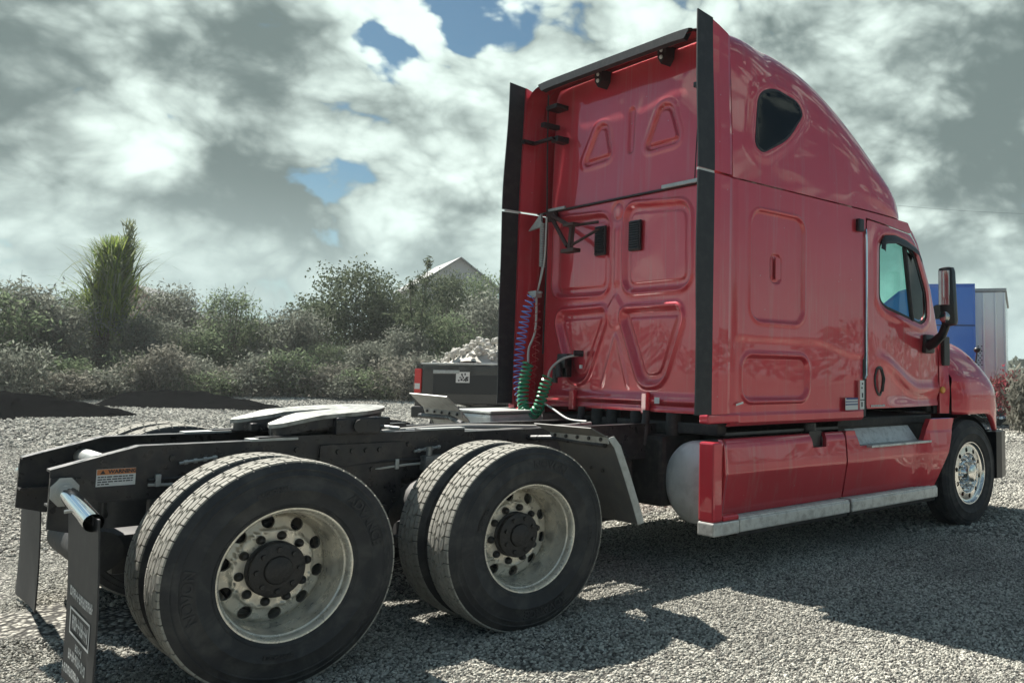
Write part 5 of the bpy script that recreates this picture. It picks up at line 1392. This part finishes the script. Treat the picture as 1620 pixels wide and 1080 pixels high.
# --- the named trees behind the frame
x, y, z = at(560, 51); o = plant('dense_tree', K_oak, (x, y, z-0.2), 'dense dark green round-headed tree, broadest of the trees behind the frame', 'tree', 0.4, (1.05, 1.05, (zpix(560, 408, 51)-z)/6.5))
x, y, z = at(500, 55); plant('dense_tree', K_oak2, (x, y, z-0.3), 'lower mid-green tree at the left shoulder of the dense dark tree', 'tree', 2.4, (0.85, 0.85, 0.78))
x, y, z = at(625, 50); plant('dense_tree', K_oak, (x, y, z-0.3), 'mid-green tree between the dense dark tree and the wispy pine', 'tree', 1.1, (0.8, 0.8, 0.85))
def wispy():
    rg = np.random.default_rng(8); d = 44; x, y, z = at(664, d); H = zpix(666, 405, d)-z
    r = empty('wispy_tree', (x, y, z)); tag(r, 'thin upright feathery tree with two spiky leaders beside the parked pickup', 'tree')
    C_ = []; paths = [([(0, 0, -0.2), (0.05, 0, H*0.5), (0.35, 0, H*0.98)], 0.09, 0.01), ([(0, 0, H*0.35), (-0.4, 0.1, H*0.6), (-0.55, 0.1, H*0.82)], 0.05, 0.01)]
    for k in range(150):
        t = rg.uniform(0.05, 1.0)**1.15; a = rg.uniform(0, 6.28); L = (2.3*(1-t)**0.9+0.06)*rg.uniform(0.4, 1.15)
        bx = 0.35*t if k % 3 else -0.6*t*0.8; tt = t if k % 3 else t*0.82
        p0 = np.array([bx, 0, tt*H]); p1 = p0+np.array([math.cos(a)*L, math.sin(a)*L, 0.55*L])
        for s in np.linspace(0.1, 1, int(8+14*L)): C_.append(p0+(p1-p0)*s+rg.normal(size=3)*(0.05+0.06*L))
    o = bpy.data.objects.new('crown', leaf_mesh('crown', leaves(np.array(C_), 0.055, rg, long=2.4), 'leaf_dark')); link(o, r)
    o = bpy.data.objects.new('trunk', limb_mesh('trunk', paths)); link(o, r)
wispy()
x, y, z = at(735, 58); plant('garden_tree', K_oak3, (x, y, z-0.2), 'open-headed tree in front of the pale house, left of the red cab', 'tree', 0.7, (0.95, 0.95, (zpix(725, 455, 58)-z)/6.2))
x, y, z = at(775, 50); plant('garden_tree', K_sh[2], (x, y, z-0.2), 'grey-green tree half hidden behind the black rubber strip of the cab', 'tree', 0.2, (1.25, 1.25, 1.15))
x, y, z = at(705, 46); plant('garden_tree', K_sh[1], (x, y, z-0.2), 'dark leafy shrub right behind the pickup tailgate', 'shrub', 0.2, (0.95, 0.95, 0.95))

# --- scrub: one shrub after another along the far edge of the yard
spots = [(-40, 44, 1.15, 1), (12, 46, 1.12, 0), (48, 50, 1.15, 1), (92, 46, 0.95, 2), (128, 52, 1.02, 1), (205, 50, 0.95, 3), (238, 47, 1.0, 0), (272, 54, 1.05, 2), (305, 48, 1.0, 1), (338, 53, 1.10, 0), (372, 49, 0.95, 3), (405, 55, 1.05, 2), (436, 50, 0.90, 1), (466, 48, 0.98, 0), (530, 46, 0.72, 3), (588, 45, 0.75, 0), (640, 43, 0.70, 2)]
words = ['leftmost of the grey-green shrubs, cut by the left edge', 'pale grey-green shrub at the left edge, left of the dark shade mounds', 'dark leafy shrub second from the left edge of the scrub', 'pale shrub hugging the left side of the bright bamboo clump',
         'dark shrub at the foot of the bamboo clump', 'leafy shrub just right of the bamboo clump, before the pink wall', 'pale shrub two places right of the bamboo clump', 'airy grey shrub above the right end of the dark mound', 'darker shrub left of the middle of the scrub row', 'tallest pale shrub midway between bamboo and dense tree',
         'dark shrub right of the middle of the scrub row', 'airy pale shrub three places left of the dense tree', 'small dark shrub two places left of the dense tree', 'pale shrub touching the left flank of the dense tree', 'low dark shrub under the left of the dense tree', 'low pale shrub under the right of the dense tree', 'low pale shrub at the foot of the wispy tree']
for i, ((px, d, sc_, k), w_) in enumerate(zip(spots, words)):
    x, y, z = at(px, d); plant('shrub', K_sh[k], (x, y, z-0.1), w_, 'shrub', i*1.7, (sc_, sc_, sc_*(0.84+0.20*math.sin(i*2.1))), 'shrubs along the far edge of the yard')
low = [(20, 40), (75, 42), (118, 41), (170, 42), (222, 43), (262, 42), (300, 44), (345, 42), (385, 43), (425, 42), (470, 42), (515, 42), (555, 41), (600, 41), (650, 40), (690, 40)]
lw = ['first', 'second', 'third', 'fourth', 'fifth', 'sixth', 'seventh', 'eighth', 'ninth', 'tenth', 'eleventh', 'twelfth', 'thirteenth', 'fourteenth', 'fifteenth', 'sixteenth']
for i, (px, d) in enumerate(low):
    x, y, z = at(px, d); plant('bush', K_low[i % 3], (x, y, z-0.1), 'low scrub bush at the gravel edge, %s from the left' % lw[i], 'bush', i*2.3, (1.0+0.2*math.sin(i), 1.1, 0.8+0.25*math.cos(i*1.3)), 'low bushes where the gravel ends')
# grass and litter between the stems
rg = np.random.default_rng(77); C_ = []
for k in range(26000):
    px = rg.uniform(-150, 800); d = rg.uniform(41, 60); x, y, z = at(px, d); C_.append((x, y, z+abs(rg.normal())*0.25))
o = bpy.data.objects.new('undergrowth', leaf_mesh('undergrowth', leaves(np.array(C_), 0.055, rg, long=1.8), 'leaf_dry')); link(o)
o['kind'] = 'stuff'; o['label'] = 'dry grass and litter under the scrub'; o['category'] = 'grass'
# far wood closing the horizon all round
C_ = []
for k in range(26000):
    a = rg.uniform(0, 2*math.pi); d = rg.uniform(115, 150); h = 7.5*(0.75+0.25*math.sin(a*9)+0.18*math.sin(a*31+1)+0.1*math.sin(a*67))
    if 0.0 < a < 0.62: h *= 0.45
    C_.append((d*math.cos(a), d*math.sin(a), 1.0+h*rg.uniform(0, 1)**0.8))
o = bpy.data.objects.new('far_wood', leaf_mesh('far_wood', leaves(np.array(C_), 0.65, rg), 'leaf_grey')); link(o)
o['kind'] = 'stuff'; o['label'] = 'far-off belt of trees around the yard'; o['category'] = 'trees'

# --- low near-black mounds on the left, added in place of ground shadows
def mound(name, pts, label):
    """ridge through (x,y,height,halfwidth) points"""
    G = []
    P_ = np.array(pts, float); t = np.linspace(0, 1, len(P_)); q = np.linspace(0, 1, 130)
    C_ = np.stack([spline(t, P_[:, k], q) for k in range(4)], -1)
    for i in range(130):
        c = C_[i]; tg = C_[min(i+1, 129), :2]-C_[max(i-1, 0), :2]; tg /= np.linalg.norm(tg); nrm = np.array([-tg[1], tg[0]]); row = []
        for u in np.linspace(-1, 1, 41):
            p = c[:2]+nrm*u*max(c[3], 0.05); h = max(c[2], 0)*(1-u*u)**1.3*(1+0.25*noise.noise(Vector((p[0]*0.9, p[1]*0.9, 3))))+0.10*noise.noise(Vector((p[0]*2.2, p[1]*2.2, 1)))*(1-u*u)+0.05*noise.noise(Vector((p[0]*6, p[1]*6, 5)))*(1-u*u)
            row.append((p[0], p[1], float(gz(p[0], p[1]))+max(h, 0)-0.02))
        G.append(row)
    o = grid_obj(name, np.array(G), 'shade_black', None); tag(o, label, 'soil heap'); return o  # added mounds in place of ground shadows, not soil
def mp(px, py, h, hw):
    # ground point whose flat-yard position shows at the pixel
    dz = Vector(fw)+r2*((px-1152.0)/1381.0)+u2*((462.5-py)/1381.0); t = -CAM[2]/dz.z
    return (CAM[0]+dz.x*t, CAM[1]+dz.y*t, h, hw)
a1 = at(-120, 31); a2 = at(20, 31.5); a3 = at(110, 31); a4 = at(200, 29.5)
mound('shade_mound', [(a1[0], a1[1], 0.72, 2.8), (a2[0], a2[1], 0.62, 2.8), (a3[0], a3[1], 0.40, 2.3), (a4[0], a4[1], 0.06, 0.9)], 'dark mound in place of a ground shadow at the left edge, tapering to the right')
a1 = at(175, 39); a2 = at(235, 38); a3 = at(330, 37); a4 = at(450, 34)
mound('shade_mound', [(a1[0], a1[1], 0.10, 0.5), (a2[0], a2[1], 0.50, 1.7), (a3[0], a3[1], 0.40, 2.1), (a4[0], a4[1], 0.05, 1.2)], 'long low dark mound in place of a ground shadow beyond the frame, below the shrubs')

# --- houses half hidden by trees
def house(name, px, d, w_, dep, eave, ridge, wall, label, yaw_off=0.0):
    x, y, z = at(px, d); r = empty(name, (x, y, z)); r.rotation_euler = (0, 0, yaw-math.atan((px-1152.0)/1381.0)+yaw_off)
    # local -x faces the yard
    b = MB(); b.prism([(-w_/2, -0.3), (w_/2, -0.3), (w_/2, eave), (0, ridge), (-w_/2, eave)], 0.0, dep, 'yz'); b.build('wall', wall, r)
    b = MB()
    for s in (-1, 1):
        b.add([(-0.4, s*(w_/2+0.35), eave-0.12), (-0.4, 0, ridge+0.12), (dep+0.4, 0, ridge+0.12), (dep+0.4, s*(w_/2+0.35), eave-0.12), (-0.4, s*(w_/2+0.35), eave-0.30), (-0.4, 0, ridge-0.02+0.02), (dep+0.4, 0, ridge), (dep+0.4, s*(w_/2+0.35), eave-0.30)],
              [(0, 1, 2, 3), (7, 6, 5, 4), (0, 4, 5, 1), (2, 6, 7, 3), (3, 7, 4, 0), (1, 5, 6, 2)])
    b.build('roof', 'roof_grey', r)
    for yy, zz_ in ((w_*0.22, eave-1.3), (-w_*0.22, eave-1.3)):
        b = MB(); b.box((-0.06, yy-0.55, zz_-0.6), (-0.01, yy+0.55, zz_+0.6)); wo = b.build('window', 'tinted_glass', r)
        b = MB()
        for q in ((-0.60, -0.52), (0.52, 0.60)): b.box((-0.09, yy+q[0], zz_-0.66), (-0.005, yy+q[1], zz_+0.66))
        for q in ((-0.68, -0.60), (0.60, 0.68)): b.box((-0.09, yy-0.6, zz_+q[0]), (-0.005, yy+0.6, zz_+q[1]))
        b.build('window_frame', 'pale_wall', wo)
    tag(r, label, 'house'); return r
x, y, z = at(702, 55); plant('garden_tree', K_oak3, (x, y, z-0.2), 'leafy tree between the wispy tree and the pale house', 'tree', 2.9, (0.8, 0.8, (zpix(705, 432, 60)-z)/6.2))
x, y, z = at(762, 62); plant('garden_tree', K_oak2, (x, y, z-0.2), 'tall tree in front of the right side of the pale house', 'tree', 4.2, (0.85, 0.85, (zpix(760, 415, 62)-z)/6.2))
house('house', 724, 74, 6.4, 8.0, 7.0, 9.3, 'pale_wall', 'pale grey gabled house behind the trees left of the red cab', 0.25)
house('house', 210, 78, 6.0, 7.0, 4.2, 6.2, 'pink_wall', 'small pink-walled house showing through the scrub beside the bamboo', -0.3)
# pale low wall glimpsed through the scrub
def low_wall(p0, p1, d, label):
    a = at(p0, d); c = at(p1, d); b = MB(); n = 7
    r = empty('low_wall', a); tag(r, label, 'wall')
    for k in range(n):
        t0, t1 = k/n+0.004, (k+1)/n-0.004
        q0 = Vector(a).lerp(Vector(c), t0)-Vector(a); q1 = Vector(a).lerp(Vector(c), t1)-Vector(a); dr_ = (q1-q0).normalized(); nr = Vector((-dr_.y, dr_.x, 0))*0.12
        b = MB(); zt = 0.95+0.05*math.sin(k*2.2)
        b.add([tuple(p+o_+Vector((0, 0, h))) for h in (-0.3, zt) for p, o_ in ((q0, nr), (q1, nr), (q1, -nr), (q0, -nr))], [(0, 1, 2, 3), (4, 7, 6, 5), (0, 4, 5, 1), (1, 5, 6, 2), (2, 6, 7, 3), (3, 7, 4, 0)])
        b.build('panel', 'roof_grey', r)
low_wall(380, 690, 60, 'broken line of low pale wall panels seen through the scrub')

# --- black pickup with a load of pale rubble
def pickup():
    x, y, z = at(742, 16.2); hd = R(33)
    r = empty('pickup_truck', (x, y, z)); r.rotation_euler = (0, 0, hd); tag(r, 'black pickup truck with a red tail light, half hidden behind the red cab', 'pickup')
    # local x forward, origin under the tailgate centre
    W_ = 0.98
    def bx(name, a, b_, mat, bev=0.02, par=r, **k):
        m = MB(); m.box(a, b_, bev); return m.build(name, mat, par, **k)
    for s in (-1, 1):
        m = MB(); m.prism([(0.0, 0.78), (0.25, 0.78), (0.45, 1.12), (1.25, 1.12), (1.45, 0.78), (1.9, 0.72), (1.9, 1.50), (0.0, 1.52)], s*W_, s*(W_-0.10)); m.build('bed_side', 'black_paint', r)
        bx('bed_rail', (0.0, s*W_, 1.522), (1.9, s*(W_-0.12), 1.55), 'black_plastic', 0.008)
        t_ = bx('tail_light', (-0.045, s*(W_+0.005), 1.03), (0.09, s*(W_-0.125), 1.46), 'tail_red', 0.015)
        bx('reverse_lens', (-0.050, s*(W_-0.01), 1.10), (-0.046, s*(W_-0.11), 1.20), 'white_label', 0, t_)
    tg = bx('tailgate', (-0.03, -0.85, 0.84), (0.05, 0.85, 1.53), 'black_paint', 0.02)
    bx('tailgate_cap', (-0.05, -0.86, 1.532), (0.06, 0.86, 1.565), 'galvanised', 0.01, tg)
    bx('tailgate_panel', (-0.042, -0.62, 1.02), (-0.032, 0.62, 1.36), 'black_plastic', 0.004, tg)
    bx('tailgate_trim', (-0.050, 0.12, 1.38), (-0.032, 0.62, 1.44), 'galvanised', 0.004, tg)
    st = bx('tailgate_sticker', (-0.047, -0.08, 1.22), (-0.0425, 0.18, 1.41), 'white_label', 0, tg)
    m = MB(); rq = random.Random(9)
    for k in range(14):
        a, c = rq.uniform(-0.06, 0.13), rq.uniform(1.24, 1.38); m.box((-0.0478, a, c), (-0.0471, a+rq.uniform(0.02, 0.05), c+rq.uniform(0.015, 0.04)))
    m.build('sticker_print', 'ink', st)
    bx('rear_bumper', (-0.16, -0.96, 0.60), (-0.02, 0.96, 0.80), 'black_plastic', 0.03)
    bx('bed_floor', (0.05, -0.88, 0.86), (1.9, 0.88, 0.92), 'black_plastic', 0)
    # cab and hood
    m = MB(); m.prism([(1.92, 0.60), (5.55, 0.60), (5.60, 1.18), (4.35, 1.30), (3.75, 1.34), (1.92, 1.36)], -W_, W_); m.build('body', 'black_paint', r)
    m = MB(); m.add([(1.98, -0.93, 1.36), (3.95, -0.93, 1.34), (3.95, 0.93, 1.34), (1.98, 0.93, 1.36), (2.10, -0.74, 1.95), (3.35, -0.74, 1.95), (3.35, 0.74, 1.95), (2.10, 0.74, 1.95)], [(3, 2, 1, 0), (4, 5, 6, 7), (0, 1, 5, 4), (1, 2, 6, 5), (2, 3, 7, 6), (3, 0, 4, 7)]); cb = m.build('cab', 'black_paint', r)
    for s in (-1, 1):
        m = MB(); m.add([(2.15, s*0.925, 1.42), (3.70, s*0.925, 1.42), (3.30, s*0.775, 1.88), (2.22, s*0.775, 1.88)], [(0, 1, 2, 3)]); m.build('side_window', 'tinted_glass', cb)
    m = MB(); m.add([(1.990, -0.80, 1.45), (1.990, 0.80, 1.45), (2.085, 0.68, 1.88), (2.085, -0.68, 1.88)], [(0, 1, 2, 3)]); m.build('rear_window', 'tinted_glass', cb)
    wb = MB(); wb.lathe([(0.20, -0.12), (0.24, -0.125), (0.36, -0.12), (0.40, -0.09), (0.405, 0.0), (0.40, 0.09), (0.36, 0.12), (0.2, 0.12)], (0, 0, 0), n=28); w0 = wb.build('wheel', 'tyre_rubber', r, smooth=True, recalc=False)
    rb = MB(); rb.lathe([(0.24, -0.118), (0.22, -0.10), (0.18, -0.06), (0.06, -0.08), (0.0, -0.085)], (0, 0, 0), n=20); rb.build('rim', 'wheel_alu', w0, smooth=True, recalc=False)
    for i, (xx, s) in enumerate(((0.85, -1), (0.85, 1), (4.6, -1), (4.6, 1))):
        w_ = w0 if i == 0 else copy_tree(w0, r); w_.location = (xx, s*0.84, 0.405); w_.rotation_euler = (0, 0, 0 if s < 0 else math.pi)
    # load
    rg_ = np.random.default_rng(2); b = MB()
    for k in range(760):
        xx = rg_.uniform(0.12, 1.8); yy = rg_.uniform(-0.82, 0.82); h = 0.92+1.14*(1-(yy/1.0)**2*0.55)*(0.7+0.3*math.sin(xx*2.0))*rg_.uniform(0.55, 1.0)
        bm = bmesh.new(); bmesh.ops.create_icosphere(bm, subdivisions=1, radius=rg_.uniform(0.03, 0.085)); M3 = Matrix.Rotation(rg_.uniform(0, 3), 3, 'X') @ Matrix.Diagonal((1, rg_.uniform(0.6, 1), rg_.uniform(0.5, 0.9)))
        for v in bm.verts: v.co = M3 @ v.co + Vector((xx, yy, h))
        b.bm(bm)
    G = []
    for xx in np.linspace(0.06, 1.88, 16): G.append([(xx, yy, 0.90+0.96*(1-(yy/1.0)**2*0.7)*(0.7+0.3*math.sin(xx*2.0))) for yy in np.linspace(-0.87, 0.87, 16)])
    ld = b.build('rubble_load', 'rock_pale', None); ld.location = (x, y, z); ld.rotation_euler = (0, 0, hd)
    ld['kind'] = 'stuff'; ld['label'] = 'heap of pale rubble in the bed of the black pickup'; ld['category'] = 'rubble'
    o = grid_obj('rubble_core', np.array(G), 'rock_pale', ld)
pickup()

# --- blue truck and polished trailer to the right
def blue_truck():
    d = 27; x, y, z = at(1450, d); az = yaw-math.atan((1462-1152.0)/1381.0)
    r = empty('blue_truck', (x, y, z)); r.rotation_euler = (0, 0, az+math.pi/2+R(8)); tag(r, 'blue truck cab with tall roof fairing beyond the right door mirror', 'truck')
    # local +x = towards picture left (front of the cab), y across
    prof = [(3.3, 0.7), (3.35, 1.5), (2.15, 1.85), (1.95, 2.05), (1.55, 2.85), (1.2, 3.40), (0.65, 3.85), (-0.1, 4.06), (-1.52, 4.08), (-1.52, 0.7)]
    n = len(prof)
    m = MB(); V = []
    for yy, k in ((-1.2, 0.97), (-1.25, 1.0), (1.25, 1.0), (1.2, 0.97)):
        for px_, pz_ in prof: V.append((px_*k, yy, 0.7+(pz_-0.7)*k))
    F = [tuple(range(n))[::-1], tuple(3*n+i for i in range(n))]
    for q in range(3):
        for i in range(n): F.append((q*n+i, q*n+(i+1) % n, (q+1)*n+(i+1) % n, (q+1)*n+i))
    m.add(V, F); bd = m.build('cab_body', 'blue_paint', r)
    for s in (-1, 1):
        ya, yb = s*1.252, s*1.262
        for q in (((-1.50, ya, 2.86), (1.45, yb, 2.885)), ((0.20, ya, 1.0), (0.22, yb, 2.855)), ((1.70, ya, 1.0), (1.72, yb, 1.90)), ((-1.50, ya, 1.02), (1.95, yb, 1.05))):
            m = MB(); m.box(*q); m.build('panel_seam', 'black_rubber', bd)
        m = MB(); m.prism(round_poly([(0.45, 1.98), (0.45, 2.66), (1.25, 2.66), (1.62, 1.98)], 0.08), s*1.253, s*1.266); m.build('side_window', 'tinted_glass', bd)
        m = MB(); m.prism(round_poly([(-0.95, 3.05), (-0.95, 3.50), (-0.35, 3.45), (-0.20, 3.05)], 0.08), s*1.253, s*1.264); m.build('sleeper_window', 'tinted_glass', bd)
        m = MB(); m.box((0.32, s*1.252, 1.45), (0.40, s*1.275, 1.68), 0.01); m.build('door_handle', 'black_plastic', bd)
        m = MB(); m.box((1.55, s*1.30, 1.95), (1.68, s*1.50, 2.55), 0.03); m.tube([(1.62, s*1.25, 1.90), (1.62, s*1.42, 1.98)], 0.03, 8); m.build('door_mirror', 'black_plastic', bd)
        m = MB(); m.box((-1.4, s*1.10, 0.40), (1.4, s*1.22, 0.85), 0.04); m.build('side_skirt', 'blue_paint', r)
    m = MB(); m.box((-4.0, -0.43, 0.75), (2.6, 0.43, 1.0)); m.build('frame', 'frame_black', r)
    wb = MB(); wb.lathe([(0.28, -0.13), (0.46, -0.14), (0.5, -0.1), (0.5, 0.1), (0.46, 0.14), (0.28, 0.13)], (0, 0, 0), n=28); w0 = wb.build('wheel', 'tyre_rubber', r, smooth=True, recalc=False)
    rb = MB(); rb.lathe([(0.29, -0.125), (0.26, -0.10), (0.20, -0.05), (0.10, -0.10), (0.0, -0.11)], (0, 0, 0), n=20); rb.build('rim', 'polished_alu', w0, smooth=True, recalc=False)
    for i, (xx, s) in enumerate(((2.1, -1), (2.1, 1), (-2.2, -1), (-2.2, 1), (-3.5, -1), (-3.5, 1))):
        w_ = w0 if i == 0 else copy_tree(w0, r); w_.location = (xx, s*1.05, 0.5); w_.rotation_euler = (0, 0, 0 if s < 0 else math.pi)
    # polished trailer: upright corrugated box seen end-on
    d2 = 27.5; x, y, z = at(1558, d2); az2 = yaw-math.atan((1559-1152.0)/1381.0)
    r2_ = empty('steel_trailer', (x, y, z)); r2_.rotation_euler = (0, 0, az2-R(2)); tag(r2_, 'tall polished steel box trailer standing right of the blue truck cab', 'trailer')
    m = MB(); m.box((0, -0.60, 1.0), (7.0, 0.60, 3.98), 0.03); tb = m.build('box_body', 'polished_steel', r2_)
    m = MB(); m.box((-0.05, -0.66, 3.982), (7.05, 0.66, 4.08), 0.015); m.build('top_rail', 'galvanised', tb)
    for yy in (-0.595, -0.33, 0.02, 0.36, 0.595):
        m = MB(); m.box((-0.035, yy-0.03, 1.0), (-0.002, yy+0.03, 3.95), 0.012); m.build('corner_post' if abs(yy) > 0.5 else 'rib', 'polished_steel', tb)
    m = MB()
    for a in range(5):
        for c in range(9): m.box((-0.012, 0.06+a*0.1+(0.05 if c % 2 else 0), 1.75+c*0.07), (-0.003, 0.10+a*0.1+(0.05 if c % 2 else 0), 1.785+c*0.07))
    o = m.build('mesh_panel', 'ink', tb); o['kind'] = 'stuff'
    for s in (-1, 1):
        for xx in (4.8, 6.0):
            m = MB(); m.lathe([(0.0, -0.12), (0.28, -0.13), (0.46, -0.14), (0.5, -0.1), (0.5, 0.1), (0.46, 0.14), (0.0, 0.13)], (xx, s*0.45, 0.5), n=24); m.build('wheel', 'tyre_rubber', r2_, smooth=True, recalc=False)
    for s in (-1, 1):
        m = MB(); m.box((1.0, s*0.5, 0.02), (1.12, s*0.4, 1.0)); m.build('landing_leg', 'frame_black', r2_)
blue_truck()
x, y, z = at(1596, 24); plant('flowering_bush', K_red, (x, y, z), 'red-leaved bush past the nose of the red truck', 'bush', 0.3, (0.62, 0.62, 0.78))
x, y, z = at(1622, 23); plant('dry_bush', K_dry, (x, y, z), 'straw-coloured dry bush at the right edge', 'bush', 1.3, (0.55, 0.55, 0.74))
x, y, z = at(1606, 25); plant('flowering_bush', K_red, (x, y, z), 'lower red-leaved bush at the right edge, beside the dry bush', 'bush', 2.1, (0.8, 0.8, 0.62))
x, y, z = at(1600, 44); plant('dry_bush', K_low[0], (x, y, z), 'grey-green bush behind the red-leaved bush', 'bush', 2.3, (1.1, 1.1, 0.8))
x, y, z = at(1668, 34); plant('dry_bush', K_low[2], (x, y, z), 'wide straw bush just outside the right edge', 'bush', 0.9, (1.2, 1.2, 0.9))
# overhead cable on two poles
def poles():
    A = at(1290, 62); B_ = at(2050, 58); hA, hB = 13.6, 11.0
    for p, h, lb in ((A, hA, 'timber utility pole hidden behind the red sleeper cab'), (B_, hB, 'timber utility pole beyond the right edge of the yard')):
        r = empty('utility_pole', p); tag(r, lb, 'pole')
        b = MB(); b.tube([(0, 0, -0.3), (0, 0, h+0.3)], [0.15, 0.11], 10); b.build('post', 'wood_grey', r)
        b = MB(); b.box((-0.05, -0.8, h-0.15), (0.05, 0.8, h), 0.01); b.build('crossarm', 'wood_grey', r)
    a = Vector((A[0], A[1], A[2]+hA)); c = Vector((B_[0], B_[1], B_[2]+hB)); b = MB()
    b.tube([a.lerp(c, t)-Vector((0, 0, 3.2*t*(1-t)))for t in np.linspace(0, 1, 30)], 0.007, 5); o = b.build('overhead_cable', 'black_rubber'); tag(o, 'thin overhead cable crossing the sky above the mirror', 'cable')
poles()
# the other side of the yard, mirrored in the red paint: trees and a pale trailer
back = [(-14, -38, 1.5, 0), (-4, -42, 1.7, 1), (5, -37, 1.4, 3), (12, -44, 1.8, 0), (21, -40, 1.5, 2), (30, -43, 1.7, 1), (-24, -30, 1.5, 2), (-33, -20, 1.6, 0)]
bw = ['third', 'fourth', 'fifth', 'sixth', 'seventh', 'eighth', 'second', 'first']
for i, (x, y, s_, k) in enumerate(back):
    plant('yard_tree', K_sh[k], (x, y, 0), 'bushy tree across the yard behind the viewer, %s along' % bw[i], 'tree', i*1.1, (s_*1.1, s_*1.1, s_), 'trees across the yard behind the viewer')

# ------------------------------------------------------------------ thin haze over the yard
hzm = bpy.data.materials.new('haze'); hzm.use_nodes = True; hnt = hzm.node_tree; hnt.nodes.clear()
ho = hnt.nodes.new('ShaderNodeOutputMaterial'); pv = hnt.nodes.new('ShaderNodeVolumePrincipled')
pv.inputs['Color'].default_value = (0.90, 0.95, 0.95, 1); pv.inputs['Density'].default_value = 0.0006; pv.inputs['Anisotropy'].default_value = 0.2
lk(hnt, pv.outputs[0], ho.inputs['Volume'])
MATS['haze'] = hzm
b = MB(); b.box((-165, -165, -1.0), (165, 165, 18.0)); hz_o = b.build('haze', 'haze'); hz_o['kind'] = 'stuff'; hz_o['label'] = 'thin pale haze over the yard'; hz_o['category'] = 'haze'
